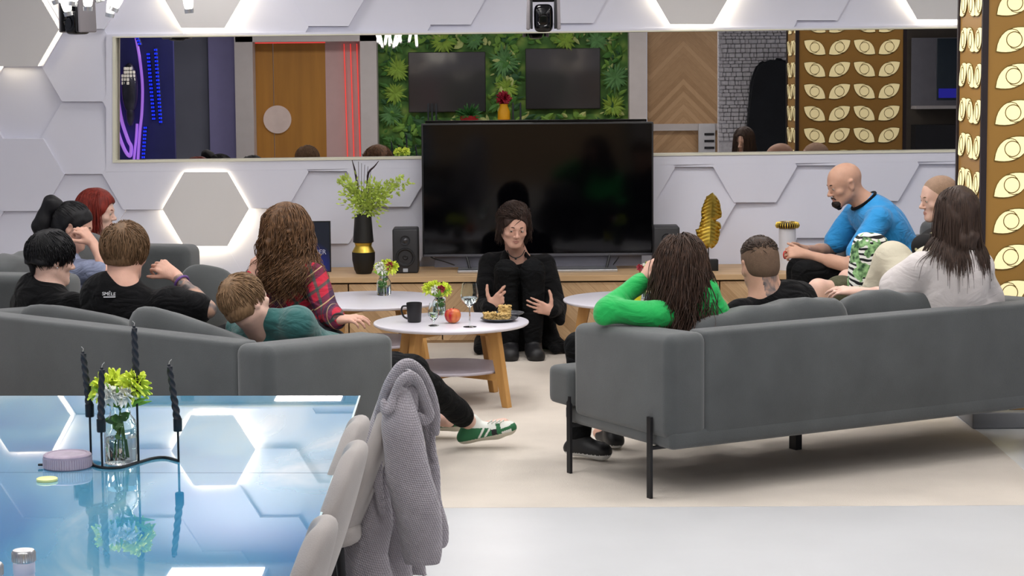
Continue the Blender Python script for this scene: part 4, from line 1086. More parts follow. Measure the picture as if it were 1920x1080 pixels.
# tall black and gold vase with branches
c = W(682, 500, 13.98); c = Vector((c.x, 13.98, TOPZ)); s = 1 / 301.0
t = thing('tall_vase', 'tall black vase with gold waist holding dark branches and green foliage', 'vase', c)
bm = NB(); lathe(bm, [(.02, 0), (14 * s, 0), (18 * s, 8 * s), (21.5 * s, 26 * s), (21.8 * s, 41 * s)], c, 40); obj('lower_body', bm, mat('vase_black', '#15130f', .5, var=.15, bump=.1, bscale=40), t)
bm = NB(); lathe(bm, [(21.5 * s, 41 * s), (19 * s, 46 * s), (15.5 * s, 52 * s), (15.5 * s, 54 * s), (17 * s, 58.5 * s)], c, 40); obj('gold_band', bm, GOLDM, t)
bm = NB(); lathe(bm, [(17 * s, 58.5 * s), (19.5 * s, 60 * s), (15.8 * s, 111 * s), (14.6 * s, 112 * s), (14.2 * s, 108 * s), (14 * s, 80 * s)], c, 40, caps=False); obj('upper_body', bm, MATS['vase_black'], t)
BRM = mat('branch_dark', '#2c1a22', .7, var=.2)
rnd = random.Random(5)
for k, pxs in enumerate(([(679, 400), (674, 372), (669, 340), (665, 318), (660, 300)], [(686, 395), (688, 360), (689, 335), (692, 322), (702, 312), (710, 302)])):
    bm = NB(); pts = spline([W(x, y, 13.98 + .02 * k) for x, y in pxs], 5)
    n = len(pts); tube(bm, pts, [.007 + .005 * math.sin(PI * min(1, i / n * 1.1)) * (1 if i > n * .4 else .4) - .004 * (i / n) ** 4 for i in range(n)], 7, flat=.6)
    obj('branch', bm, BRM, t)
for k in range(5):
    bm = NB(); x = 674 + 4 * k; tube(bm, [W(x, 400, 13.98), W(x - 1 + k * .6, 350, 13.97), W(x - 2 + 2 * k, 303 + 3 * k, 13.96)], .0015, 5); obj('twig', bm, BRM, t)
FOLM = mat('foliage_lime', '#b4c95a', .6, var=.3, vscale=20)
def spray(bm, p0, p1, wd, n, lw, rnd, curl=0):
    for i in range(n):
        tt = rnd.random() ** .8; p = p0.lerp(p1, tt)
        off = Vector((rnd.gauss(0, 1), rnd.gauss(0, .6), rnd.gauss(0, 1))) * wd * (.35 + .65 * math.sin(PI * min(tt + .1, 1)))
        d = (off.normalized() + (p1 - p0).normalized() * .6)
        leafquad(bm, p + off, d, lw * rnd.uniform(.7, 1.3), lw * .32, Vector((rnd.gauss(0, 1), -1, rnd.gauss(0, 1))).normalized())
bm = NB(); mth = W(685, 392, 13.98)
for (x, y, n, wd) in ((640, 335, 260, .035), (664, 355, 160, .045), (655, 345, 120, .03), (712, 350, 240, .05), (735, 345, 200, .035), (766, 340, 130, .022), (752, 330, 80, .016), (718, 368, 140, .04), (700, 345, 160, .04), (676, 370, 120, .04)):
    e_ = W(x, y, 13.95); spray(bm, mth, e_, wd, int(n * .75), .021, rnd)
    tube(bm, [mth, mth.lerp(e_, .5) + Vector((0, 0, .02)), e_], .0015, 4)
fo = obj('foliage', bm, FOLM, t, smooth=False)

# gold leaf sculpture
c = W(1330, 497, 14.0); c = Vector((c.x, 14.0, TOPZ)); s = 1 / 300.0
t = thing('leaf_sculpture', 'golden leaf sculpture on a black block at the right of the cabinet', 'sculpture', c)
bm = NB(); box(bm, c + Vector((-.003, 0, 10.5 * s)), (34 * s, .07, 21 * s), bev=.003); obj('block', bm, BLKMATTE, t)
bm = NB(); tube(bm, [c + Vector((-.006, 0, 20 * s)), c + Vector((-.006, 0, 46 * s))], .0035, 8); obj('rod', bm, BLKMATTE, t)
prof = [(45, -4, 4), (50, -14, 10), (58, -20, 16), (66, -22, 18), (74, -24, 20), (80, -25, 19), (84, -19, 22), (92, -17, 20), (98, -15, 12), (104, -14, 22), (112, -15, 23), (120, -14, 21), (128, -11, 20), (136, -8, 17), (144, -4, 11), (147, 2, 6)]
bm = NB(); rows_ = []
nn = 14
for i, (z, l, r) in enumerate(spline([(a, b, c_) for a, b, c_ in prof], 4)):
    row = []
    ctr = -1 + (z - 45) / 100 * 6
    for k in range(nn + 1):
        u = k / nn * 2 - 1
        x = ctr + (u * (r - ctr) if u > 0 else -u * (l - ctr))
        ruf = math.sin(z * .9 + abs(u) * 5) * abs(u) ** 1.3 * .010
        row.append(bm.verts.new(c + Vector((x * s, -.035 * (1 - abs(u)) + ruf + .018 * math.sin((z - 45) / 100 * PI), z * s - abs(u) * .012))))
    rows_.append(row)
for A, B in zip(rows_[:-1], rows_[1:]):
    for k in range(nn): bm.faces.new((A[k], A[k + 1], B[k + 1], B[k]))
o = obj('leaf', bm, GOLDM, t); md = o.modifiers.new('thick', 'SOLIDIFY'); md.thickness = .004
# white cylinder vase with black-gold ribbed ring
c = W(1476, 492, 14.0); c = Vector((c.x, 14.0, TOPZ)); s = 1 / 300.
t = thing('ribbed_vase', 'white cylindrical vase topped by a ribbed gold and black ring', 'vase', c)
bm = NB(); lathe(bm, [(.015, 0), (15.5 * s, 0), (16 * s, 3 * s), (16 * s, 78 * s), (14 * s, 79 * s)], c, 32); obj('vase_body', bm, mat('porcelain', '#d9d8de', .3, var=.01), t)
bm = NB(); lathe(bm, [(13 * s, 79 * s), (20 * s, 81 * s), (20 * s, 86 * s), (13 * s, 89 * s)], c, 32); obj('ring_core', bm, mat('ring_dark', '#2a1c08', .4), t)
bm = NB()
for k in range(30):
    a = 2 * PI * k / 30; d = Vector((math.cos(a), math.sin(a), 0))
    tube(bm, [c + d * (14 * s) + Vector((0, 0, 90.5 * s)), c + d * (20.5 * s) + Vector((0, 0, 89 * s)), c + d * (22.5 * s) + Vector((0, 0, 84 * s)), c + d * (20 * s) + Vector((0, 0, 79.5 * s))], .0032, 6)
obj('ribs', bm, GOLDM, t)

# ================================================================== SOFAS
def Rz(a): return Matrix.Rotation(a, 4, 'Z')
def make_sofa(label, O, adeg, mirror, L=1.95, D=.9, arm=.2, topz=.69, legs=True, cush=(), group=None, slope=.16):
    """O outer back corner; x' along the back, y' towards the front (mirrored when mirror)"""
    t = thing('sofa', label, 'sofa', (O[0], O[1], 0))
    A = math.radians(adeg); sx = -1 if mirror else 1
    ax = Vector((sx * math.cos(A), math.sin(A), 0)); bx = Vector((-sx * math.sin(A), math.cos(A), 0))
    Bm = Matrix((ax, bx, Vector((0, 0, 1)))).transposed()
    o_ = Vector((O[0], O[1], 0))
    def P(x, y, z): return o_ + ax * x + bx * y + Vector((0, 0, z))
    bm = NB(); box(bm, P(L / 2, .43, .255), (L - .03, .84, .085), rot=Bm, bev=.025); obj('base', bm, SOFAM, t)
    bm = NB(); box(bm, P(L / 2, .075, .475), (L - 2 * arm * .9, .13, .43), rot=Bm, bev=.02)
    obj('back_panel', bm, SOFAM, t)
    for x in (arm / 2, L - arm / 2):
        bm = NB(); box(bm, P(x, .385, (.25 + topz) / 2), (arm, .75, topz - .25), rot=Bm, bev=.045, seg=5)
        for v in bm.verts:                                 # front of the arm a little lower
            q = (v.co - o_).dot(bx); v.co.z -= max(0, v.co.z - .5) * (slope * q / .75)
        obj('arm', bm, SOFAM, t)
    n = 2; wseat = (L - 2 * arm) / n
    for i in range(n):
        bm = NB(); softbox(bm, P(arm + wseat * (i + .5), .52, .375), (wseat + .01, .84, .17), rot=Bm, p=7); obj('seat_cushion', bm, SOFAM, t)
    # the seat wraps in front of the arms
    for x in (arm / 2 + .0, L - arm / 2):
        bm = NB(); softbox(bm, P(x, .835, .375), (arm + .04, .2, .17), rot=Bm, p=8); obj('seat_corner', bm, SOFAM, t)
    for x0, x1, z0, z1, th in cush:
        Rt = Bm @ rotx(-.14); bm = NB(); wc = x1 - x0; ctr = P((x0 + x1) / 2, .235, 0)
        softbox(bm, ctr + Vector((0, 0, (z0 + z1) / 2 - .20)), (wc, th, .40), rot=Rt, p=4.5)
        for v in bm.verts:
            q = (v.co - ctr).dot(ax) / wc
            v.co += Vector((0, 0, (z1 - z0) * q * min(1, max(0, (v.co.z - .45) / .3)) + .008 * math.sin(v.co.x * 17 + v.co.y * 23)))
        obj('back_cushion', bm, SOFAM, t)
    if legs:
        for x in (-.012, L + .012):
            for y in ((.13, .76) if (x < 0 or O[0] != .635) else (.13, .3)):
                bm = NB(); box(bm, P(x, y, .17), (.012, .028, .34), rot=Bm); box(bm, P(x + (.05 if x < 0 else -.05), y, .21), (.1, .028, .012), rot=Bm); obj('leg', bm, BLACKM, t, smooth=False)
        for x in (L / 2,):
            for y in (.69,):
                bm = NB(); box(bm, P(x + .06, y, .11), (.035, .05, .22), rot=Bm); obj('leg', bm, BLACKM, t, smooth=False)
    return t, P, Bm
sofaR, PR, BR = make_sofa('dark grey fabric sofa seen from behind at the right, on thin black legs', (.635, 8.95), 30, False, L=2.2, cush=((.26, 1.07, .72, .78, .20), (1.05, 1.98, .80, .68, .17)))
sofaL, PL, BL = make_sofa('dark grey fabric sofa seen from behind at the left, next to the glass table', (-.965, 8.70), 39, True, L=2.0, cush=((.26, 1.04, .64, .80, .19), (1.02, 1.80, .70, .74, .16)))
sofaL2, PL2, BL2 = make_sofa('grey sofa at far left, side-on, with its arm in front of the lit hexagon', (-2.885, 10.9), 104, True, L=1.75, topz=.76, slope=0, cush=((.2, .88, .82, .80, .2), (.88, 1.55, .86, .84, .2)))
sofaR2, PR2, BR2 = make_sofa('grey sofa at far right, side-on, partly behind the eye column', (3.10, 11.9), 104, False, L=1.75, cush=((.2, .88, .62, .62, .14), (.88, 1.55, .80, .80, .16)))
# sofa L2 / R2 are mirrored so that their backs lie outward: fixed by frames below
def cushion(label, c, size, R_, m_, rot_extra=None, p=3.0):
    bm = NB(); softbox(bm, (0, 0, 0), size, p=p)
    for v in bm.verts:
        u = abs(v.co.x) / (size[0] / 2); w_ = abs(v.co.z) / (size[2] / 2)
        v.co.y *= (1 - .35 * max(u, w_) ** 2)
    bm.transform(Matrix.Translation(Vector(c)) @ R_.to_4x4())
    o = obj('cushion', bm, m_); return setp(o, label, 'cushion')
cushion('plain grey cushion leaning upright, right of the tattooed elbow at the far left', W(386, 556, 11.7), (.31, .15, .33), rotz(.3) @ roty(.22) @ rotx(-.2), SOFAM)
M = mat('maze_print', '#dfe3da', .8, var=0); nt, b_, L = nodes_of(M)
tc = nt.nodes.new('ShaderNodeTexCoord'); br = nt.nodes.new('ShaderNodeTexWave'); br.wave_type = 'RINGS'; br.inputs['Scale'].default_value = 13; br.inputs['Distortion'].default_value = 2.5; br.inputs['Detail'].default_value = 1; br.inputs['Detail Scale'].default_value = 1.5
L.new(tc.outputs['Object'], br.inputs['Vector']); r1 = nt.nodes.new('ShaderNodeValToRGB'); r1.color_ramp.interpolation = 'CONSTANT'; e = r1.color_ramp.elements; e[0].color = lin('#14151a'); e[1].position = .42; e[1].color = lin('#e6e6e0')
L.new(br.outputs['Fac'], r1.inputs[0])
vo = nt.nodes.new('ShaderNodeTexNoise'); vo.inputs['Scale'].default_value = 13; L.new(tc.outputs['Object'], vo.inputs['Vector'])
r2 = nt.nodes.new('ShaderNodeValToRGB'); r2.color_ramp.interpolation = 'CONSTANT'; r2.color_ramp.elements[0].color = (0, 0, 0, 1); r2.color_ramp.elements[1].position = .5; r2.color_ramp.elements[1].color = (1, 1, 1, 1); L.new(vo.outputs['Fac'], r2.inputs[0])
n3 = nt.nodes.new('ShaderNodeTexNoise'); n3.inputs['Scale'].default_value = 40; L.new(tc.outputs['Object'], n3.inputs['Vector'])
r3 = nt.nodes.new('ShaderNodeValToRGB'); e = r3.color_ramp.elements; e[0].position = .35; e[0].color = lin('#254a2c'); e[1].position = .65; e[1].color = lin('#9cc98a'); L.new(n3.outputs['Fac'], r3.inputs[0])
mx = nt.nodes.new('ShaderNodeMix'); mx.data_type = 'RGBA'; L.new(r2.outputs[0], mx.inputs[0]); L.new(r1.outputs[0], mx.inputs[6]); L.new(r3.outputs[0], mx.inputs[7]); L.new(mx.outputs[2], b_.inputs['Base Color'])
cushion('green, black and white maze-patterned cushion standing beside the cream-trousered knees', W(1628, 500, 10.75), (.19, .15, .33), rotz(.35) @ roty(.12), M, p=3.5)

# ================================================================== COFFEE TABLES
def coffee_table(label, cx, cy, r, h, rz, shelf=True, group='round white coffee tables'):
    t = thing('coffee_table', label, 'coffee table', (cx, cy, 0), rz, group)
    c = Vector((cx, cy, 0)); R_ = rotz(rz)
    bm = NB(); lathe(bm, [(.001, h - .018), (r - .012, h - .018), (r - .003, h - .012), (r, h - .006), (r - .002, h - .001), (r - .006, h), (.001, h)], c, 72, caps=False); obj('tabletop', bm, TABLEW, t)
    lr = r * .70
    for i, a in enumerate((PI / 4, 3 * PI / 4, 5 * PI / 4, -PI / 4)):
        d = R_ @ Vector((math.cos(a), math.sin(a), 0)); n = R_ @ Vector((0, 1, 0)); 
        p1 = c + d * (lr * .98) + Vector((0, 0, h - .018)); p0 = c + d * (lr * 1.27)
        u = d; n = Vector((-d.y, d.x, 0))
        bm = NB(); w1, w0, tk = .034, .020, .018
        a4 = [p1 - u * w1 - n * tk, p1 + u * w1 - n * tk, p1 + u * w1 + n * tk, p1 - u * w1 + n * tk]
        b4 = [p0 - u * w0 - n * tk, p0 + u * w0 - n * tk, p0 + u * w0 + n * tk, p0 - u * w0 + n * tk]
        A = [bm.verts.new(q) for q in a4]; B = [bm.verts.new(q) for q in b4]
        bm.faces.new(A); bm.faces.new(B[::-1])
        for k in range(4): bm.faces.new((A[k], B[k], B[(k + 1) % 4], A[(k + 1) % 4]))
        obj('leg', bm, LEGW, t, smooth=False, bevel=.004)
    for s in (1, -1):
        R2 = R_ @ rotz(s * PI / 4)
        bm = NB(); box(bm, c + Vector((0, 0, h - .038 - .001 * s)), (lr * 1.9, .03, .04), rot=R2); obj('rail', bm, LEGW, t, smooth=False)
        bm = NB(); box(bm, c + Vector((0, 0, .152 - .001 * s)), (lr * 2.2, .03, .036), rot=R2); obj('shelf_rail', bm, LEGW, t, smooth=False)
    bm = NB(); lathe(bm, [(.001, .172), (lr * 1.0, .172), (lr * 1.015, .18), (lr * 1.0, .187), (.001, .187)], c, 60, caps=False); obj('shelf', bm, mat('shelf_grey', '#b9b2bd', .4), t)
    return t
TH = .42
coffee_table('nearest round white coffee table with oak legs, with the apple and glasses', -.318, 11.56, .405, TH, math.radians(8))
coffee_table('far left round white coffee table, with one jar of flowers, behind the mug', -.80, 12.58, .425, TH, math.radians(15))
coffee_table('right round white coffee table, mostly behind the green sleeve and sofa', G(1190, 562, TH).x, 12.5, .40, TH, math.radians(35))

def mum(bm, c, r, rnd, n=46, mi=0, wd=.36):
    for k in range(n):
        d = Vector((rnd.gauss(0, 1), rnd.gauss(0, 1), rnd.gauss(.25, .9))).normalized()
        leafquad(bm, c + d * r * .25, d, r * rnd.uniform(.6, .85), r * wd * .5, d.orthogonal().normalized(), droop=r * .15)
        for f in bm.faces[-6:]: f.material_index = mi
YEL = mat('petal_lime', '#e2f05c', .6, var=.12); WHP = mat('petal_white', '#fbfbf4', .6, var=.05); PINK = mat('petal_pink', '#b5434f', .6, var=.15)
GRNST = mat('stem_green', '#4d7a35', .6, var=.2)
def jar(label, c, h, r, rnd, lime=3, white=2, pink=1, spread=.055, tall=.06, grp='jars of cut flowers'):
    c = Vector(c)
    t = thing('flower_jar', label, 'vase', c, 0, grp)
    bm = NB(); prof = [(.001, 0), (r * .9, 0), (r, .006), (r, h * .62), (r * .88, h * .74), (r * .62, h * .84), (r * .62, h * .97), (r * .66, h), (r * .60, h), (r * .56, h * .97), (r * .56, h * .84), (r * .82, h * .73), (r * .93, h * .62), (r * .93, .008), (.001, .007)]
    lathe(bm, prof, c, 32, caps=False); obj('glass', bm, GLASSM, t)
    bm = NB(); lathe(bm, [(.001, .009), (r * .92, .010), (r * .92, h * .45), (.001, h * .45)], c, 28, caps=False); obj('water', bm, WATERM, t)
    bm = NB(); heads = []
    for i in range(lime + white + pink):
        a = 2 * PI * i / (lime + white + pink) + rnd.uniform(-.3, .3); q = spread * rnd.uniform(.35, 1.0)
        heads.append(c + Vector((math.cos(a) * q, math.sin(a) * q * .7, h + tall * rnd.uniform(.5, 1.0))))
    for p in heads:
        tube(bm, spline([c + Vector(((p.x - c.x) * -.4, (p.y - c.y) * -.4, .02)), c + Vector((0, 0, h * .9)), p], 4), .0018, 5)
    for k in range(7):
        a = rnd.uniform(0, 2 * PI); leafquad(bm, c + Vector((0, 0, h * rnd.uniform(.45, .8))), (math.cos(a), math.sin(a), rnd.uniform(-.5, .8)), r * 1.0, r * .3, (0, -1, .2))
    obj('stems', bm, GRNST, t, smooth=False)
    for i, p in enumerate(heads):
        m_ = YEL if i < lime else (WHP if i < lime + white else PINK); rr = (.038 if i < lime else .026 if i < lime + white else .022) * (r / .034)
        bm = NB(); mum(bm, p, rr, rnd, 60, wd=.5); obj('flower', bm, m_, t, smooth=False)
    bm = NB()
    for k in range(14):
        a = rnd.uniform(0, 2 * PI); leafquad(bm, c + Vector((0, 0, h * .97)), (math.cos(a), math.sin(a) * .7, rnd.uniform(.1, 1.2)), spread * 1.3, .008, (0, -1, .2))
    obj('leaves', bm, mat('leaf_fresh', '#86b53c', .6, var=.25), t, smooth=False)
    return t
rnd = random.Random(21)
p = G(720, 553, TH); jar('flower jar on the far left coffee table, below the tall vase', (p.x, p.y, TH), .115, .041, rnd, 3, 3, 1)
p = G(823, 590, TH); jar('flower jar on the nearest coffee table behind the apple', (p.x, p.y, TH), .10, .036, rnd, 4, 1, 1)
p = G(1212, 562, TH); jar('flower jar on the right coffee table, half hidden by a dark-haired head', (p.x, p.y, TH), .13, .036, rnd, 2, 1, 2, spread=.04)
p = G(1193, 570, TH); bm = NB(); t = thing('drink_glass', 'small glass with yellow drink between the green sleeve and dark hair', 'glass', (p.x, p.y, TH))
bm = NB(); lathe(bm, [(.001, 0), (.026, 0), (.031, .09), (.029, .09), (.024, .006), (.001, .006)], (p.x, p.y, TH), 24, caps=False); obj('glass', bm, GLASSM, t)
bm = NB(); lathe(bm, [(.001, .007), (.024, .007), (.028, .07), (.001, .07)], (p.x, p.y, TH), 24, caps=False); obj('drink', bm, mat('yellow_drink', '#e4e02a', .3), t)
# mug
p = G(777, 604, TH); c = Vector((p.x, p.y, TH)); t = thing('mug', 'matte black mug at the left side of the nearest coffee table', 'mug', c)
bm = NB(); lathe(bm, [(.001, 0), (.031, 0), (.035, .005), (.041, .095), (.041, .102), (.038, .102), (.033, .01), (.001, .008)], c, 36, caps=False); cup_ = obj('cup', bm, mat('mug_black', '#1c1b1d', .45), t)
bm = NB(); tube(bm, spline([c + Vector((-.038, 0, .085)), c + Vector((-.06, 0, .082)), c + Vector((-.066, 0, .06)), c + Vector((-.055, 0, .03)), c + Vector((-.035, 0, .018))], 6), .005, 8); obj('handle', bm, MATS['mug_black'], cup_)
# glasses
def stem_glass(label, x, y, prof, wat):
    p = G(x, y, TH); c = Vector((p.x, p.y, TH)); t = thing('wine_glass', label, 'glass', c)
    bm = NB(); lathe(bm, prof, c, 36, caps=False); obj('glass', bm, GLASSM, t)
    bm = NB(); lathe(bm, wat, c, 36, caps=False); obj('water', bm, WATERM, t)
s = 1 / 365.
stem_glass('small tulip glass of water between the mug and the apple', 813, 611,
           [(.001, 0), (.026, 0), (.027, .003), (.006, .008), (.005, .022), (.010, .028), (.026, .050), (.029, .068), (.024, .092), (.021, .118), (.0195, .118), (.0225, .092), (.0275, .068), (.0245, .052), (.009, .032), (.001, .029)],
           [(.001, .031), (.008, .033), (.024, .053), (.0268, .066), (.001, .066)])
stem_glass('tall stemmed wine glass of water right of the apple', 881, 613,
           [(.001, 0), (.034, 0), (.034, .002), (.005, .006), (.0035, .02), (.0035, .095), (.006, .102), (.036, .128), (.045, .152), (.045, .17), (.036, .225), (.0348, .225), (.0438, .17), (.0438, .153), (.035, .130), (.005, .107), (.001, .105)],
           [(.001, .108), (.005, .109), (.034, .131), (.0428, .153), (.001, .1535)])
# apple
p = G(849, 606, TH); c = Vector((p.x, p.y, TH)); t = thing('apple', 'shiny red apple in the middle of the nearest coffee table', 'apple', c)
M = mat('apple_skin', '#b8232a', .25, var=0); nt, b_, L = nodes_of(M); tc = nt.nodes.new('ShaderNodeTexCoord'); ns = nt.nodes.new('ShaderNodeTexNoise'); ns.inputs['Scale'].default_value = 22; mp = nt.nodes.new('ShaderNodeMapping'); mp.inputs['Scale'].default_value = (1, 1, .25)
L.new(tc.outputs['Object'], mp.inputs[0]); L.new(mp.outputs[0], ns.inputs['Vector']); rp = nt.nodes.new('ShaderNodeValToRGB'); rp.color_ramp.elements[0].position = .4; rp.color_ramp.elements[0].color = lin('#b01e28'); rp.color_ramp.elements[1].position = .72; rp.color_ramp.elements[1].color = lin('#e08a4a'); L.new(ns.outputs['Fac'], rp.inputs[0]); L.new(rp.outputs[0], b_.inputs['Base Color'])
prof = []
for i in range(25):
    a = PI * i / 24; r = .0445 * (math.sin(a) ** .85 if 0 < i < 24 else .0) * (1 - .10 * math.cos(a) * -1 * .0 - .08 * (math.cos(a) > .0) * 0)
    z = .040 - .040 * math.cos(a); r *= (.90 + .12 * (i / 24)); z -= (.012 * math.exp(-(r / .014) ** 2) if a > PI / 2 else -.006 * math.exp(-(r / .012) ** 2))
    prof.append((max(r, .0005), z))
bm = NB(); lathe(bm, prof, c, 36); fruit_ = obj('fruit', bm, M, t)
bm = NB(); tube(bm, [c + Vector((0, 0, .066)), c + Vector((.003, 0, .078)), c + Vector((.008, 0, .086))], .0015, 6); obj('stem', bm, BRM, fruit_)
# plates with cake
PLM = mat('plate_dark', '#35373c', .35, var=.08)
def plate(lab, x, y, z, r, tilt=None):
    p = G(x, y, z); c = Vector((p.x, p.y, z)); bm = NB()
    lathe(bm, [(.001, 0), (r * .6, 0), (r * .92, .011), (r, .017), (r * .98, .019), (r * .9, .013), (r * .58, .004), (.001, .004)], c, 48, caps=False)
    o = obj('plate', bm, PLM); setp(o, lab, 'plate', 'dark plates on the coffee table'); return c
c2 = plate('dark plate at the rear right rim of the nearest coffee table', 953, 592, TH, .085)
c1 = plate('dark plate with crumbly cake squares at the right of the nearest coffee table', 936, 602, TH, .098)
CAKE = mat('crumb_cake', '#c9a96c', .9, var=.3, vscale=60, bump=.8, bscale=90)
def cake(lab, c, s, a, sd):
    bm = NB(); softbox(bm, (0, 0, 0), s, p=6, n=8); rn = random.Random(sd)
    for v in bm.verts: v.co += Vector((rn.gauss(0, 1), rn.gauss(0, 1), rn.gauss(0, 1))) * .0022
    for k in range(26):
        q = bmesh.ops.create_icosphere(bm, subdivisions=1, radius=rn.uniform(.004, .008), matrix=Matrix.Translation((rn.uniform(-.5, .5) * s[0], rn.uniform(-.5, .5) * s[1], s[2] * .5)))
    bm.transform(Matrix.Translation(Vector(c)) @ Matrix.Rotation(a, 4, 'Z'))
    o = obj('cake_square', bm, CAKE); setp(o, lab, 'cake', 'crumbly cake squares on the dark plates')
cake('left crumbly cake square on the front dark plate', c1 + Vector((-.048, -.012, .026)), (.065, .055, .036), .2, 1)
cake('right crumbly cake square on the front dark plate', c1 + Vector((.022, -.018, .024)), (.06, .055, .032), -.3, 2)
cake('topmost crumbly cake square, set back above the other two', c1 + Vector((.028, .042, .044)), (.058, .05, .06), .4, 3)

# ================================================================== DINING TABLE
DZ = .71
c00 = G(676, 742, DZ)
p_near = G(563, 1092, DZ)
ux = (Vector((c00.x, c00.y, 0)) - Vector((p_near.x, p_near.y, 0))).normalized()      # away from the camera
lx = Vector((-1, (G(0, 742, DZ).y - c00.y) / -(G(0, 742, DZ).x - c00.x), 0)).normalized()
M = mat('glass_print', '#4a90c8', .02, var=0, spec=.6, coat=1.0); nt, b_, L = nodes_of(M)
b_.inputs['Coat Roughness'].default_value = .01; b_.inputs['Coat IOR'].default_value = 1.6
tc = nt.nodes.new('ShaderNodeTexCoord'); mp = nt.nodes.new('ShaderNodeMapping'); mp.inputs['Scale'].default_value = (1.1, .55, 1); mp.inputs['Rotation'].default_value = (0, 0, .5)
ns = nt.nodes.new('ShaderNodeTexNoise'); ns.inputs['Scale'].default_value = 1.6; ns.inputs['Detail'].default_value = 5; ns.inputs['Roughness'].default_value = .5; ns.inputs['Distortion'].default_value = .8
L.new(tc.outputs['Object'], mp.inputs[0]); L.new(mp.outputs[0], ns.inputs['Vector']); rp = nt.nodes.new('ShaderNodeValToRGB'); rp.color_ramp.interpolation = 'B_SPLINE'; e = rp.color_ramp.elements
e[0].position = .28; e[0].color = lin('#1a72b4'); e[1].position = .76; e[1].color = lin('#e6ecea')
q = e.new(.44); q.color = lin('#3c97c8'); q = e.new(.58); q.color = lin('#74b8d4')
L.new(ns.outputs['Fac'], rp.inputs[0]); L.new(rp.outputs[0], b_.inputs['Base Color'])
EDGE = mat('glass_edge', '#1d2b2e', .2, var=0)
seam = (Vector((c00.x, c00.y, 0)) - Vector((G(620, 887, DZ).x, G(620, 887, DZ).y, 0))).length
o3 = Vector((c00.x, c00.y, 0))
t = thing('dining_table', 'long glass-topped dining table with blue cloud print in the left foreground', 'table', o3 + lx * .65 - ux * 1.8)
TL = 3.7
for a0, a1 in ((0, seam - .0015), (seam + .0015, TL)):
    bm = NB()
    prism(bm, [o3 - ux * a0 + Vector((0, 0, DZ - .012)), o3 - ux * a1 + Vector((0, 0, DZ - .012)), o3 - ux * a1 + lx * 1.35 + Vector((0, 0, DZ - .012)), o3 - ux * a0 + lx * 1.35 + Vector((0, 0, DZ - .012))], (0, 0, .012))
    bm.normal_update()
    for f in bm.faces: f.material_index = 0 if abs(f.normal.z) > .9 else 1
    obj('glass_leaf', bm, [M, EDGE], t, smooth=False)
bm = NB(); mid = o3 + lx * .675 - ux * (TL / 2)
Rt = Matrix((-lx, ux, Vector((0, 0, 1)))).transposed()
box(bm, mid + Vector((0, 0, DZ - .03)), (1.31, TL - .04, .036), rot=Rt); obj('apron', bm, mat('apron_dark', '#2b2f33', .5), t, smooth=False)
for s1 in (-1, 1):
    for s2 in (-1, 1):
        bm = NB(); box(bm, mid + lx * (.58 * s1) + ux * ((TL / 2 - .1) * s2) + Vector((0, 0, (DZ - .045) / 2)), (.06, .06, DZ - .045), rot=Rt, bev=.004); obj('leg', bm, BLACKM, t)
for k in range(1):
    bm = NB(); prism(bm, [o3 + ux * .0 + Vector((-lx.x * .0, 0, DZ - .001)) + lx * -.000, o3 - ux * TL + Vector((0, 0, DZ - .001)), o3 - ux * TL + lx * .006 + Vector((0, 0, DZ - .001)), o3 + lx * .006 + Vector((0, 0, DZ - .001))], (0, 0, .0016)); obj('edge_line', bm, mat('edge_pale', '#cfe6ea', .2), t, smooth=False)
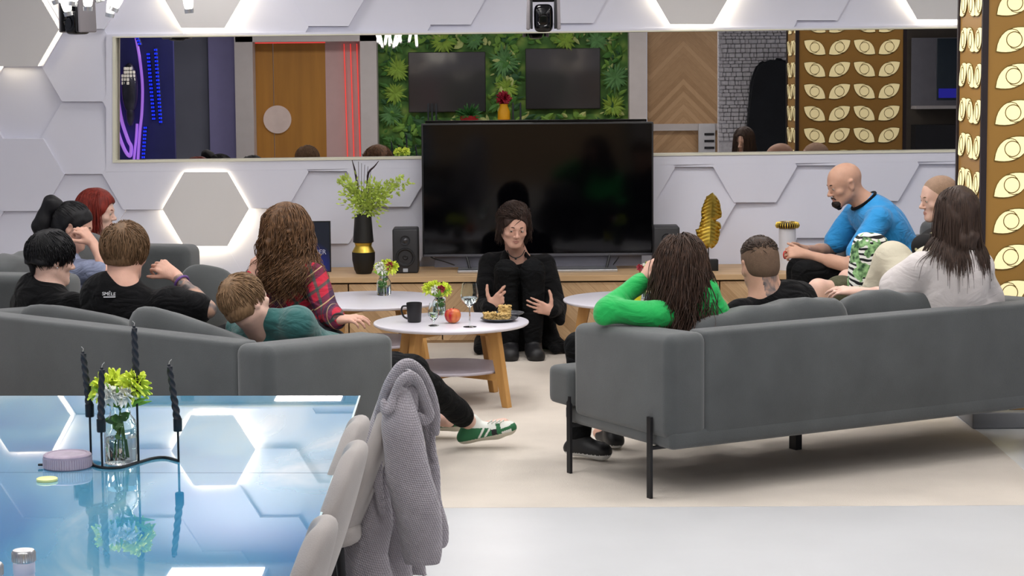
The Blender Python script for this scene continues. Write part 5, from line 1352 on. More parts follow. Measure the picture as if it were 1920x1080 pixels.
# candle holder
def T(x, y): p = G(x, y, DZ); return Vector((p.x, p.y, DZ))
b1, b2, b3, b4 = T(171, 866), T(192, 879), T(260, 869), T(335, 866)
sc = 4200 / b2.y
t = thing('candle_holder', 'black wire candle holder with a wavy base on the glass table', 'candle holder', (b1 + b4) / 2)
bm = NB(); tube(bm, spline([b1 + Vector((0, 0, .004)), T(176, 874) + Vector((0, 0, .004)), b2 + Vector((0, 0, .004)), T(225, 879) + Vector((0, 0, .004)), b3 + Vector((0, 0, .004)), T(285, 862) + Vector((0, 0, .004)), T(310, 860) + Vector((0, 0, .004)), b4 + Vector((0, 0, .004))], 6), .004, 8); obj('base', bm, BLACKM, t)
CANM = mat('candle_black', '#191b24', .55, var=.15)
cand = []
for b_0, yc, lab, yt, dx in ((b1, 758, 'left', 660, -11), (b2, 786, 'front', 690, 3), (b3, 715, 'tall', 612, -3), (b4, 785, 'right', 684, -15)):
    s_ = 4200 / b_0.y; base_y = px_y = 0
    d = (b_0 - cC); 
    def zat(y, P0): q = ray(960, y); return CAMH + q.z / q.y * P0.y
    zc = zat(yc, b_0) + (b_0.x / b_0.y) * 0 ; zc -= ROLL * abs(b_0.x) * 0
    zt = zat(yt, b_0)
    adj = DZ - zat({'left': 866, 'front': 879, 'tall': 869, 'right': 866}[lab], b_0); zc += adj; zt += adj
    bm = NB(); tube(bm, [b_0, Vector((b_0.x, b_0.y, zc - .03))], .0032, 8); lathe(bm, [(.001, -.036), (.011, -.036), (.0125, -.034), (.0125, 0), (.010, 0), (.010, -.01), (.001, -.01)], (b_0.x, b_0.y, zc), 20, caps=False); obj('post', bm, BLACKM, t)
    top = Vector((b_0.x + dx / s_, b_0.y + .01, zt))
    bt = Vector((b_0.x, b_0.y, zc - .008))
    tc_ = thing('candle', {'left': 'twisted black candle at the left end of the wire holder', 'front': 'twisted black candle in the lowest cup, before the flowers', 'tall': 'tallest twisted black candle, right behind the flowers', 'right': 'twisted black candle at the right end of the wire holder, leaning left'}[lab], 'candle', bt, 0, 'twisted black candles in the wire holder')
    bm = NB(); n = 70; seg = 18; rings = []; ax_ = (top - bt).normalized(); e1 = ax_.orthogonal().normalized(); e2 = ax_.cross(e1)
    for i in range(n + 1):
        tt = i / n; r = .0098 * (1 - .25 * tt) * (1 if tt < .96 else .55)
        rings.append([bm.verts.new(bt.lerp(top, tt) + (e1 * math.cos(a) + e2 * math.sin(a)) * (r * (1 + .20 * math.cos(3 * a + tt * 42)))) for a in [2 * PI * k / seg for k in range(seg)]])
    for A, B in zip(rings[:-1], rings[1:]):
        for k in range(seg): bm.faces.new((A[k], A[(k + 1) % seg], B[(k + 1) % seg], B[k]))
    bm.faces.new(rings[0][::-1]); bm.faces.new(rings[-1]); wax = obj('wax', bm, CANM, tc_)
    bm = NB(); tube(bm, [top, top + Vector((.002, 0, .008)), top + Vector((.008 if lab in ('front', 'right') else -.004, 0, .014))], .0011, 5); obj('wick', bm, mat('wick', '#b9b4ae', .7), wax)
p = T(228, 868); jar('flower jar on the blue glass table among the black candles', (p.x, p.y, DZ), .165, .047, rnd, 4, 3, 0, spread=.07, tall=.06)
# round tin, lid, bottles
p = T(119, 884); c = Vector((p.x, p.y + .06, DZ)); t = thing('coaster_tin', 'round lilac ribbed tin on the blue glass table', 'tin', c)
TIN = mat('tin_lilac', '#a394a6', .45, var=.12, vscale=40)
bm = NB(); r = .0665; lathe(bm, [(.001, 0), (r - .003, 0), (r, .003), (r, .036), (r - .004, .040), (r - .012, .041), (r - .014, .039), (.001, .039)], c, 60, caps=False); obj('body', bm, TIN, t)
bm = NB()
for k in range(60):
    a = 2 * PI * k / 60; tube(bm, [c + Vector((math.cos(a) * r, math.sin(a) * r, .004)), c + Vector((math.cos(a) * r, math.sin(a) * r, .030))], .0018, 5)
obj('ribs', bm, mat('tin_rib', '#b5a8b6', .45), t)
bm = NB(); box(bm, c + Vector((-r - .006, 0, .008)), (.02, .01, .006), bev=.002); obj('tab', bm, BLACKM, t)
p = T(87, 903); c = Vector((p.x, p.y + .01, DZ)); bm = NB(); lathe(bm, [(.001, 0), (.027, 0), (.0285, .002), (.0285, .007), (.026, .0085), (.001, .008)], c, 36, caps=False)
for f in bm.faces: pass
o = obj('jar_lid', bm, mat('lid_yellow', '#e9e79a', .4, var=.1)); setp(o, 'small round pale yellow lid in front of the lilac tin', 'lid')
def bottle(lab, x, ytop):
    # cap top centre at (x,ytop)
    z1 = DZ + .245; p = G(x, ytop, z1); c = Vector((p.x, p.y, DZ)); t = thing('bottle', lab, 'bottle', c, 0, 'white bottles with silver caps')
    bm = NB(); lathe(bm, [(.001, 0), (.034, 0), (.036, .004), (.036, .13), (.031, .165), (.0195, .195), (.0195, .205), (.001, .205)], c, 36, caps=False); obj('body', bm, mat('bottle_white', '#c5c8dc', .35, var=.01), t)
    bm = NB(); lathe(bm, [(.019, .200), (.0205, .202), (.0205, .222), (.019, .224)], c, 40); obj('collar', bm, MATS['bottle_white'], t)
    bm = NB(); lathe(bm, [(.0205, .2225), (.0215, .224), (.0215, .242), (.0195, .245), (.001, .245)], c, 40, caps=False)
    for k in range(30):
        a = 2 * PI * k / 30; tube(bm, [c + Vector((math.cos(a) * .0215, math.sin(a) * .0215, .224)), c + Vector((math.cos(a) * .0215, math.sin(a) * .0215, .241))], .0010, 4)
    obj('cap', bm, SILVM, t)
bottle('white bottle with a ribbed silver cap at the bottom left', 44, 1031)
bottle('white bottle cut off by the left picture edge', -17, 1056)

# ================================================================== DINING CHAIRS
def dining_chair(label, x, y, topz, rz=0.0, hw0=.20, lean=.17, drop=0.0):
    """chair facing -x (towards the table); the back is a tapering upholstered shell"""
    t = thing('dining_chair', label, 'chair', (x, y, 0), rz, 'beige dining chairs along the table')
    M_ = MW[t.name]
    def Q(a, b, z): return M_ @ Vector((a, b, z))
    bm = NB(); nu, nv = 8, 9; g = []
    for j in range(nv + 1):
        v = j / nv; hw = hw0 * (1.0 if v < .4 else max(.25, math.sqrt(max(.0, 1 - ((v - .4) / .64) ** 2.6))))
        row = []
        for i in range(nu + 1):
            u = i / nu * 2 - 1
            row.append(bm.verts.new(Q(-.02 + lean * v ** .85 - .02 * v * v - .075 * (1 - v * .6) * u * u, u * hw, .42 + v * (topz - .42) - .012 * u * u)))
        g.append(row)
    for j in range(nv):
        for i in range(nu): bm.faces.new((g[j][i], g[j][i + 1], g[j + 1][i + 1], g[j + 1][i]))
    o = obj('backrest', bm, CHAIRM, t, smooth='all'); md = o.modifiers.new('thick', 'SOLIDIFY'); md.thickness = .05; md.offset = 0
    md = o.modifiers.new('sub', 'SUBSURF'); md.levels = 2; md.render_levels = 2
    bm = NB(); softbox(bm, Q(-.22, 0, .43), (.46, .44, .09), rot=M_.to_3x3(), p=4); obj('seat', bm, CHAIRM, t)
    for sx, sy in ((-.36, -.17), (-.36, .17), (-.06, -.17), (-.06, .17)):
        bm = NB(); tube(bm, [Q(sx, sy, .40), Q(sx * 1.05 + (-.02 if sx < -.2 else .03), sy * 1.2, 0)], [.014, .009], 12); obj('leg', bm, BLACKM, t)
    return t
def chair_at(label, x, ytop, z, rz=0.0, **k):
    p = G(x, ytop, z); return dining_chair(label, p.x - .13, p.y, z, rz, **k)
chair_at('beige dining chair nearest the camera, at the bottom of the picture', 619, 968, .86, .0)
chair_at('beige dining chair in the middle, touching the hanging cardigan', 678, 826, .86, .0)
chair_at('beige dining chair at the far end of the row, its back half hidden', 682, 778, .85, .0, hw0=.17)
ch4 = chair_at('beige dining chair under the draped grey cardigan', 752, 706, .88, .05, hw0=.19)
# cardigan draped over that chair
KN = mat('grey_knit', '#a09aa0', .95, var=.06, vscale=20, sheen=.3, spec=.1); nt, b_, L = nodes_of(KN)
tc = nt.nodes.new('ShaderNodeTexCoord'); hs_ = []
for ang in ((0, .35, 0), (0, -.25 + PI / 2, .3)):
    mp = nt.nodes.new('ShaderNodeMapping'); mp.inputs['Rotation'].default_value = ang; L.new(tc.outputs['Object'], mp.inputs[0])
    wv = nt.nodes.new('ShaderNodeTexWave'); wv.bands_direction = 'X'; wv.inputs['Scale'].default_value = 52; wv.inputs['Distortion'].default_value = .6; L.new(mp.outputs[0], wv.inputs['Vector']); hs_.append(wv.outputs['Fac'])
ad = nt.nodes.new('ShaderNodeMath'); ad.operation = 'ADD'; L.new(hs_[0], ad.inputs[0]); L.new(hs_[1], ad.inputs[1])
bp = nt.nodes.new('ShaderNodeBump'); bp.inputs['Strength'].default_value = .5; bp.inputs['Distance'].default_value = .007; L.new(ad.outputs[0], bp.inputs['Height']); L.new(bp.outputs['Normal'], b_.inputs['Normal'])
def CY(x, y, Y): return A3(W(x, y, Y))
A3 = lambda v: np.array([v[0], v[1], v[2]], dtype=np.float64)
YC = MW[ch4.name].translation.y
t = thing('cardigan', 'lilac-grey chunky knit cardigan draped over a dining chair, sleeves hanging', 'cardigan', W(745, 1080, YC))
def cloth(name, chains, fl, amp, seed, h=.006, fr=30, cutz=None):
    v = Vol()
    for pts, rs in chains:
        P_ = [CY(*p) for p in pts]; S_ = spline(P_, 5) if len(P_) > 2 else P_; m_ = len(S_)
        rr_ = [float(np.interp(i / max(m_ - 1, 1) * (len(rs) - 1), range(len(rs)), rs)) for i in range(m_)]
        for i in range(m_ - 1): v.cap(S_[i], S_[i + 1], rr_[i], rr_[i + 1], .006, flat=fl, fs=1.5)
    if cutz is not None: v.cut((0, 0, cutz), (0, 0, -1))
    V_, F_ = v.mesh(h, folds(seed, amp, fr)); return npobj(name, V_, F_, KN, t)
y0 = YC
# main body hanging down the outside of the chair, widening to the hem
cloth('body', [([(750, 716, y0), (722, 800, y0 - .03), (700, 920, y0 - .06), (688, 1085, y0 - .08), (682, 1200, y0 - .08)], [.035, .050, .062, .075, .08]),
               ([(760, 716, y0 + .02), (745, 820, y0 + .0), (738, 950, y0 - .0), (735, 1085, y0 - .02), (732, 1200, y0 - .02)], [.035, .050, .060, .07, .075]),
               ([(768, 720, y0 + .05), (772, 820, y0 + .08), (775, 950, y0 + .08), (772, 1085, y0 + .08), (770, 1200, y0 + .08)], [.03, .04, .045, .05, .055])], (.3, 1, 0), .009, 3, fr=20, cutz=.25)
# shoulder lying over the top of the chair
cloth('shoulder', [([(736, 765, y0 - .10), (758, 706, y0 - .06), (784, 712, y0 - .0), (802, 770, y0 + .02)], [.020, .024, .024, .018]), ([(758, 706, y0 - .12), (770, 712, y0 + .06)], [.024, .024])], (0, 1, 0), 0, 4)
# collar bands looping over the top
cloth('collar', [([(708, 800, y0 - .10), (714, 765, y0 - .13), (728, 722, y0 - .15), (748, 690, y0 - .15), (768, 682, y0 - .13), (790, 698, y0 - .10), (806, 728, y0 - .07), (816, 770, y0 - .04), (818, 812, y0 - .02)], [.010, .0135, .0135, .0135, .0135, .0135, .013, .013, .011])], (0, 1, 0), .0008, 5, h=.004)
cloth('collar', [([(719, 752, y0 - .20), (722, 772, y0 - .21), (734, 764, y0 - .21), (738, 742, y0 - .20), (750, 716, y0 - .20), (768, 704, y0 - .19), (784, 716, y0 - .17), (797, 748, y0 - .15), (806, 778, y0 - .13), (794, 790, y0 - .13), (786, 778, y0 - .14)], [.009, .009, .008, .009, .012, .013, .013, .013, .012, .011, .008])], (0, 1, 0), .0008, 5, h=.004)
# the sleeves
cloth('sleeve', [([(752, 745, y0 - .16), (752, 800, y0 - .18), (766, 880, y0 - .18), (782, 950, y0 - .17), (790, 1030, y0 - .16), (790, 1058, y0 - .16)], [.034, .056, .066, .062, .056, .046])], (0, 1, 0), .004, 6, cutz=float(W(794, 1058, y0 - .16).z))
cloth('sleeve', [([(800, 760, y0 + .02), (808, 860, y0 + .04), (812, 940, y0 + .04), (818, 1012, y0 + .04)], [.020, .026, .030, .034])], (.2, 1, 0), .006, 7, cutz=float(W(818, 1026, y0 + .04).z))
cloth('front_edge', [([(738, 770, y0 - .12), (712, 830, y0 - .12), (708, 900, y0 - .13), (716, 960, y0 - .13)], [.010, .014, .016, .012])], (0, 1, 0), .004, 8)
cloth('belt', [([(806, 765, y0 + .0), (810, 800, y0 + .02), (812, 858, y0 + .02)], [.008, .012, .012])], (.2, 1, 0), .002, 9, h=.004)
# ================================================================== PENDANT LAMP, CAMERAS
PY_ = 6.5
t = thing('pendant_light', 'cluster of glowing white glass tubes hanging at the top left', 'pendant light', W(200, -100, PY_))
def at6(x, y): return W(x, y, PY_)
GLT = mat('tube_glow', '#ffffff', .4, var=0, emit='#fffae8', es=2.5)
rnd = random.Random(9)
cc = at6(200, 0)
bm = NB(); lathe(bm, [(.12, 0), (.12, .03), (.001, .03)], (cc.x, PY_, CEIL_Z - .03), 30); obj('canopy', bm, SILVM, t)
for (x, y, sl) in ((128, 22, -.35), (143, 4, .25), (172, 13, .05), (201, 24, .4), (214, 14, .75), (112, 0, -.6), (352, 17, -.12), (98, -8, .3), (245, -12, -.3), (300, -14, .35), (185, -4, -.45)):
    p = at6(x, y); p = Vector((p.x, PY_ + rnd.uniform(-.06, .06), p.z)); d = Vector((sl * .6, rnd.uniform(-.1, .1), 1)).normalized()
    q = p + d * .30; bm = NB(); tube(bm, [p + d * .0, p + d * .004, p + d * .02, q], [.008, .012, .0145, .0145], 14); tb = obj('glass_tube', bm, GLT, t)
    bm = NB(); tube(bm, [p + d * -.012, p + d * .0], [.0125, .0135], 14); tube(bm, [q, q + d * .03], .016, 12); tube(bm, spline([q + d * .03, q.lerp(Vector((cc.x, PY_, CEIL_Z)), .5), Vector((cc.x, PY_, CEIL_Z - .02))], 5), .003, 6); obj('fitting', bm, SILVM, tb)
def ptz(label, cx_, ybot, Y, s, yaw=0.0):
    """remote camera hanging from the ceiling; s px per metre"""
    p = W(cx_, ybot, Y); z0 = p.z; x = p.x
    t = thing('studio_camera', label, 'camera', (x, Y, z0), yaw, 'remote studio cameras hanging near the mirror')
    M_ = Matrix.Translation((x, Y, z0)) @ Matrix.Rotation(yaw, 4, 'Z')
    def Q(a, b, c): return M_ @ Vector((a, b, c))
    R_ = rotz(yaw)
    bm = NB(); box(bm, Q(0, .02, .22), (.15, .13, .10), rot=R_, bev=.02); lathe(bm, [(.05, 0), (.05, .05), (.02, .06), (.02, CEIL_Z - z0 - .27)], Q(0, .02, .26), 20); obj('mount', bm, PLASTICM, t)
    for sx in (-1, 1):
        bm = NB(); box(bm, Q(.082 * sx, 0, .125), (.022, .12, .22), rot=R_ @ roty(-.03 * sx), bev=.009); obj('side_arm', bm, mat('cam_grey', '#8d888c', .4), t)
        bm = NB(); box(bm, Q(.066 * sx, -.01, .12), (.012, .11, .2), rot=R_, bev=.004); obj('inner_arm', bm, PLASTICM, t)
    bm = NB(); softbox(bm, Q(0, 0, .08), (.106, .13, .155), rot=R_, p=4.5); obj('head', bm, BLKGLOSS, t)
    bm = NB(); lathe(bm, [(.001, .0), (.026, .0), (.034, .008), (.034, -.02)], Q(0, -.062, .07), 28, R_ @ rotx(PI / 2 + .15), caps=False); obj('lens', bm, mat('lens_dark', '#0a0d12', .08, spec=.8), t)
ptz('black remote camera hanging at top centre in front of the mirror edge', 1019, 61, 12.6, 333)
ptz('black remote camera hanging at top left beside the glowing tubes', 146, 66, 12.6, 333, -.7)
# ================================================================== PEOPLE
# ---- man in black sitting on the floor in front of the television
def P7():
    H = Frame(W(964, 424, 13.22), (.20, -1, -.26), (.05, 0, 1), 1.0)
    J = Jd(neck=W(968, 480, 13.38), hip=W(968, 640, 13.50), shR=W(918, 494, 13.38), shL=W(1020, 494, 13.38),
           elR=W(906, 574, 13.27), elL=W(1040, 574, 13.27), wrR=W(919, 574, 13.06), wrL=W(1036, 584, 13.06),
           knR=W(948, 508, 13.08), knL=W(1000, 508, 13.08), anR=W(956, 646, 13.14), anL=W(1000, 646, 13.14),
           toR=W(954, 662, 13.0), toL=W(1004, 662, 13.0))
    seated(J, .08)
    p = Person('person in black sitting on the floor against the cabinet, knees up, hands gesturing', (J['hip'][0], J['hip'][1]), H, SKIN1, J)
    p.hand('R', (.62, -.12, .50), (-.15, .85, .1), curl=(.05, .12, .18, .25), spread=.14, thumb=(1.0, .35, .2), sc=1.0)
    p.hand('L', (-.80, -.12, .28), (.15, .85, .1), curl=(.05, .1, .12, .15), spread=.12, thumb=(1.0, .25, .15), sc=1.0)
    p.make_body(.004); p.face(HBRN, (.25, .9, -.35))
    w = lambda x, y, Y: W(x, y, Y)
    def ex(v):
        v.cap(w(935, 500, 13.40), w(915, 640, 13.52), .07, .07, .03); v.cap(w(1005, 500, 13.40), w(1030, 640, 13.52), .07, .07, .03)
        v.cap(w(905, 640, 13.45), w(898, 655, 13.25), .05, .035, .03); v.cap(w(1035, 630, 13.45), w(1058, 652, 13.28), .05, .028, .03); v.cap(w(1025, 640, 13.4), w(1040, 655, 13.25), .035, .025, .03)
        v.cap(w(1000, 520, 13.34), w(1040, 640, 13.45), .06, .045, .03)
        for x0, x1 in ((950, 936), (984, 1004)): v.cap(w(x0, 474, 13.34), w(x1, 500, 13.24), .022, .020, .02)
        v.ell(H.c + (A3(J['neck']) - H.c) * 1.0 + np.array([0.0, -.11, .03]), (.042, .09, .07), None, .01, True)
        v.cap(w(903, 585, 13.26), w(901, 600, 13.2), .05, .035, .02); v.cap(w(1043, 585, 13.26), w(1050, 602, 13.2), .05, .03, .02)
    p.shirt(BLKCLOTH, .016, 'long', 'coat', .010, 7, ex, fr=18)
    p.trousers(BLKJEANS, .010, seed=4)
    for q in 'RL': p.shoe(q, SHOEB, mat('sole_black', '#101011', .6), name='boot', fw=(0 if q == 'R' else .12, -1, 0), L_=.25)
    nk = H.P(0, -.01, -.12); c = A3(J['neck']) + np.array([0, -.055, .045])
    pts = [w(951, 470, 13.27), w(955, 478, 13.24), w(963, 483, 13.22), w(971, 483, 13.22), w(979, 478, 13.24), w(984, 469, 13.27)]
    bm = NB(); tube(bm, spline(pts, 5), .003, 7); bmesh.ops.create_uvsphere(bm, u_segments=12, v_segments=8, radius=.007, matrix=Matrix.Translation(w(967, 485, 13.21))); obj('necklace', bm, BLKMATTE, p.t)
    bm = NB(); tube(bm, spline([w(982, 495, 13.14), w(980, 505, 13.14), w(976, 518, 13.15)], 4), .0022, 6); obj('cord', bm, mat('cord_olive', '#7d775c', .6), p.t)
    parts = [p.cap(.016, front=.05, seed=6, amp=.006, back=-.085, topy=.006)]
    parts.extend([strands(H, 2400, .135, .0019, 11, lift=.018, curl=.006, cfreq=40, stiff=.66, grav=.38, out=.12, front_ok=.16, ytop=.42, low=-.0, m_=14, fall=(1, -1.3, -.1)), strands(H, 1300, .10, .0019, 12, lift=.026, stiff=.85, grav=.06, comb=(.75, -1, .3), hug=.5, out=.25, front_ok=1, zmin=.32, low=.3, m_=11, jit=.10), strands(H, 500, .085, .0019, 13, lift=.030, stiff=.85, grav=.10, comb=(.3, -1, .3), hug=.5, out=.2, front_ok=1, zmin=.32, low=.3, m_=11, jit=.2)])
    p.hair('hair', parts, HBRN)
# ---- woman in green
def P8():
    H = Frame(W(1276, 498, 9.47), (-.32, .94, -.15), (.08, 0, 1), .96)
    J = Jd(neck=W(1280, 556, 9.42), hip=W(1300, 690, 9.62), shR=W(1338, 586, 9.46), shL=W(1232, 590, 9.36),
           elL=W(1136, 584, 9.42), wrL=W(1206, 524, 9.58), elR=W(1372, 660, 9.75), wrR=W(1290, 655, 9.98),
           knL=(.30, 10.02, .50), knR=(.48, 10.12, .50), anL=(.30, 9.93, .10), anR=(.46, 10.2, .09))
    J['toL'] = (.41, 9.86, .045); J['toR'] = (.40, 10.34, .045)
    seated(J, .08)
    p = Person('person with long wavy dark hair in a bright green top, head propped on a hand', (J['hip'][0], J['hip'][1]), H, SKIN1, J, True, .93, .05)
    p.hand('L', (.45, .1, .85), (.8, .3, -.3), curl=(.5, .6, .7, .8)); p.hand('R', (-.7, .5, -.1), (0, 0, -1))
    p.make_body(.006)
    GR = mat('green_top', '#0da84e', .8, var=.05, bump=.15, bscale=200, sheen=.2)
    v = p.shirt(GR, .018, 'long', 'green_top', .006, 9, fr=26)
    p.trousers(BLKJEANS, .012)
    for q in 'LR': p.shoe(q, SHOEB, SOLEW, name='sneaker', fw=(.85, -.5, 0) if q == 'L' else (-.3, 1, 0), L_=.24)
    bd = [((A3(J['neck']) * .72 + A3(J['hip']) * .28), (.13, .11, .2))]
    parts = [p.cap(.016, back=-.10), strands(H, 1200, .38, .0021, 6, bd, lift=.028, curl=.015, cfreq=26, stiff=.68, grav=.32, m_=26, out=.15, comb=(0, -1, -.3), hug=0, front_ok=.1, jit=.13), strands(H, 2600, .40, .0020, 5, bd, lift=.030, curl=.015, cfreq=26, stiff=.68, grav=.32, m_=26, out=.25)]
    v = Vol(); v.cap(H.P(0, -.05, .0), H.P(.0, -.07, -.16), .080, .070, .03, flat=H.f, fs=1.3); v.cap(H.P(0, -.07, -.16), H.P(.0, -.075, -.24), .070, .04, .03, flat=H.f, fs=1.5); parts.append(v.mesh(.006, folds(5, .006, 60)))
    p.hair('hair', parts, HLNG)
# ---- man with fade haircut
def P9():
    H = Frame(W(1424, 496, 9.72), (-.25, .95, -.12), (-.05, 0, 1), 1.0)
    J = Jd(neck=W(1436, 566, 9.68), hip=W(1470, 700, 9.85), shR=W(1502, 560, 9.78), shL=W(1388, 588, 9.62),
           elL=W(1372, 680, 9.8), wrL=W(1400, 690, 10.0), elR=W(1560, 640, 9.95), wrR=W(1520, 680, 10.15),
           knL=(.72, 10.35, .50), knR=(.92, 10.5, .50), anL=(.70, 10.55, .09), anR=(.90, 10.72, .09))
    seated(J)
    p = Person('person with short brown fade haircut and black shirt, back to the camera', (J['hip'][0], J['hip'][1]), H, SKIN2, J, nr=.066)
    p.hand('L', (0, 1, -.1), (0, 0, -1)); p.hand('R', (-.6, .7, 0), (0, 0, -1))
    p.paint.append((H.P(.012, -.095, -.055), H.P(.02, -.105, -.125), .040))
    p.make_body(.005)
    p.shirt(BLKCLOTH, .012, 'short', 'black_tshirt', .006, 3); p.trousers(BLKJEANS, .012)
    for q in 'LR': p.shoe(q, SHOEB, SOLEW)
    p.hair('faded_sides', [p.cap(.0035, back=-.088, amp=.0008, seed=2)], mat('hair_fade', '#66503f', .8, var=.1, vscale=60, bump=.3, bscale=300))
    v = Vol(); k = 1.0; v.ell(H.P(0, -.014, .046), (.076, .094, .080), H.B, .02); v.cut(H.P(0, 0, .045), -H.u, ); top = v.mesh(.005, folds(4, .004, 90))
    st = strands(H, 1500, .040, .0017, 3, lift=.009, stiff=.9, grav=.0, comb=(.2, 1, .1), zmin=.35, low=.3, out=.15, jit=.25, m_=7, front_ok=1, taper=.2)
    p.hair('hair', [top, st], hairmat('hair_fade_top', '#46352a', '#241a14'))
# ---- bald man in blue
def P10():
    H = Frame(W(1583, 345, 12.9), (-.93, -.24, -.28), (-.12, 0, 1), 1.03)
    J = Jd(neck=W(1626, 386, 12.92), hip=W(1684, 506, 12.95), shL=W(1648, 410, 12.74), shR=W(1602, 402, 13.12),
           elL=W(1590, 505, 12.62), wrL=W(1508, 476, 12.72), elR=W(1556, 470, 13.14), wrR=W(1506, 468, 12.92),
           knL=W(1508, 512, 12.66), knR=W(1500, 506, 13.05), anL=W(1490, 650, 12.66), anR=W(1486, 640, 13.02))
    J['elL'] = W(1592, 498, 12.58)
    seated(J)
    p = Person('bald bearded person in a bright blue T-shirt leaning forward with joined hands', (J['hip'][0], J['hip'][1]), H, SKIN2, J, nr=.058)
    p.hand('L', (-.95, .12, .1), (-.1, .7, -.5), curl=(.9, .95, 1.0, 1.0), thumb=(.7, .8, .2)); p.hand('R', (-.95, -.25, .05), (-.1, -.7, -.5), curl=(.9, 1, 1, 1), thumb=(.7, .8, .2))
    p.paint.append((J['shR'], J['elR'] * 1, .075)) if False else p.paint.append((A3(J['shR']) * .5 + A3(J['elR']) * .5, A3(J['elR']), .072))
    p.make_body(.005); p.face(HBRN, (0, 1, -.4))
    BL = mat('blue_tshirt', '#2793d6', .8, var=.04, bump=.12, bscale=200, sheen=.2)
    def ex(v): v.cap(W(1668, 422, 12.95), W(1692, 470, 12.95), .085, .10, .06)
    p.shirt(BL, .016, 'short', 'blue_tshirt', .009, 12, ex, fr=18)
    bm = NB(); n_ = A3(J['neck']); ax = unit(n_ - J['hip']); e1 = unit(np.cross(ax, (0, 1, 0))); e2 = np.cross(ax, e1)
    nc = n_ + ax * .020 + np.array([-.012, 0, .012]); ax2 = unit(ax + np.array([-.5, 0, .4])); e1 = unit(np.cross(ax2, (0, 1, 0))); e2 = np.cross(ax2, e1)
    tube(bm, [nc + e1 * math.cos(a) * .080 + e2 * math.sin(a) * .082 for a in [2 * PI * i / 28 for i in range(28)]], .009, 8, closed=True); obj('collar', bm, BLKCLOTH, p.t)
    p.trousers(BLKJEANS, .012)
    for q in 'LR': p.shoe(q, SHOEB, SOLEW, fw=(-1, -.1, 0))
    v = Vol(); s = H.s
    v.ell(H.P(0, .070, -.094), (.034 * s, .030 * s, .026 * s), H.B, .02); v.cap(H.P(0, .068, -.10), H.P(0, .066, -.118), .022, .012, .02)
    for q in (-1, 1): v.cap(H.P(q * .020, .066, -.095), H.P(q * .048, .020, -.062), .016, .010, .015); v.cap(H.P(q * .004, .0945, -.050), H.P(q * .026, .082, -.066), .0048, .0048, .004)
    v.ell(H.P(0, .102, -.068), (.020 * s, .018 * s, .010 * s), H.B, .004, True)
    Vv, Fv = v.mesh(.0035, folds(2, .002, 200)); npobj('beard', Vv, Fv, hairmat('beard_dark', '#241a16', '#120d0b'), p.t)
    c = A3(J['wrL']); bm = NB(); d = unit(A3(J['elL']) - c); e1 = unit(np.cross(d, (0, 0, 1))); e2 = np.cross(d, e1); c = c - d * .10
    tube(bm, [W(1472 + 3 * math.cos(a), 478 + 7 * math.sin(a), 12.72 + .03 * math.cos(a)) for a in [2 * PI * i / 20 for i in range(20)]], .0035, 6, closed=True); obj('bracelet', bm, mat('bracelet_red', '#c0221c', .5), p.t)
# ---- man reclining, patterned black shirt
def P11():
    H = Frame(W(1760, 372, 12.0), (-.97, -.20, -.12), (.05, 0, 1), 1.0)
    J = Jd(neck=W(1788, 432, 12.02), hip=W(1730, 560, 11.98), shL=W(1732, 462, 11.80), shR=W(1762, 446, 12.2),
           elL=W(1745, 540, 11.8), wrL=W(1690, 560, 11.8), elR=W(1750, 530, 12.3), wrR=W(1690, 545, 12.3),
           knL=W(1534, 542, 11.62), knR=W(1590, 524, 12.14), anL=(1.50, 11.60, .10), anR=(1.62, 12.2, .10))
    J['hip'] = A3(W(1704, 560, 11.98))
    seated(J)
    p = Person('buzz-cut person in patterned black shirt and olive shorts, reclining beside the column', (J['hip'][0], J['hip'][1]), H, SKIN3, J)
    p.hand('L', (-.9, 0, -.2), (0, 0, -1)); p.hand('R', (-.9, 0, -.2), (0, 0, -1))
    p.make_body(.005); p.face(HSAN, (0, 1, -.1))
    M = mat('patterned_shirt', '#151517', .85, var=0)
    if not M.get('done'):
        M['done'] = 1; nt, b_, L = nodes_of(M); tc = nt.nodes.new('ShaderNodeTexCoord'); vo = nt.nodes.new('ShaderNodeTexVoronoi'); vo.inputs['Scale'].default_value = 16; L.new(tc.outputs['Object'], vo.inputs['Vector'])
        rp = nt.nodes.new('ShaderNodeValToRGB'); rp.color_ramp.interpolation = 'CONSTANT'; e = rp.color_ramp.elements; e[0].color = lin('#c9c49a'); e[1].position = .14; e[1].color = lin('#151517'); L.new(vo.outputs['Distance'], rp.inputs[0]); L.new(rp.outputs[0], b_.inputs['Base Color'])
    p.shirt(M, .014, 'elbow', 'patterned_shirt', .006, 21)
    p.trousers(mat('olive_shorts', '#4a4a36', .9, var=.08, bump=.2), .016, 'shorts', short=True)
    for q in 'LR': p.shoe(q, SHOEB, SOLEW, fw=(-1, -.1, 0))
    p.hair('hair', [p.cap(.0035, back=-.05, amp=.0006, front=.09)], mat('hair_buzz_blond', '#a08470', .85, var=.1, vscale=60, bump=.3, bscale=300))
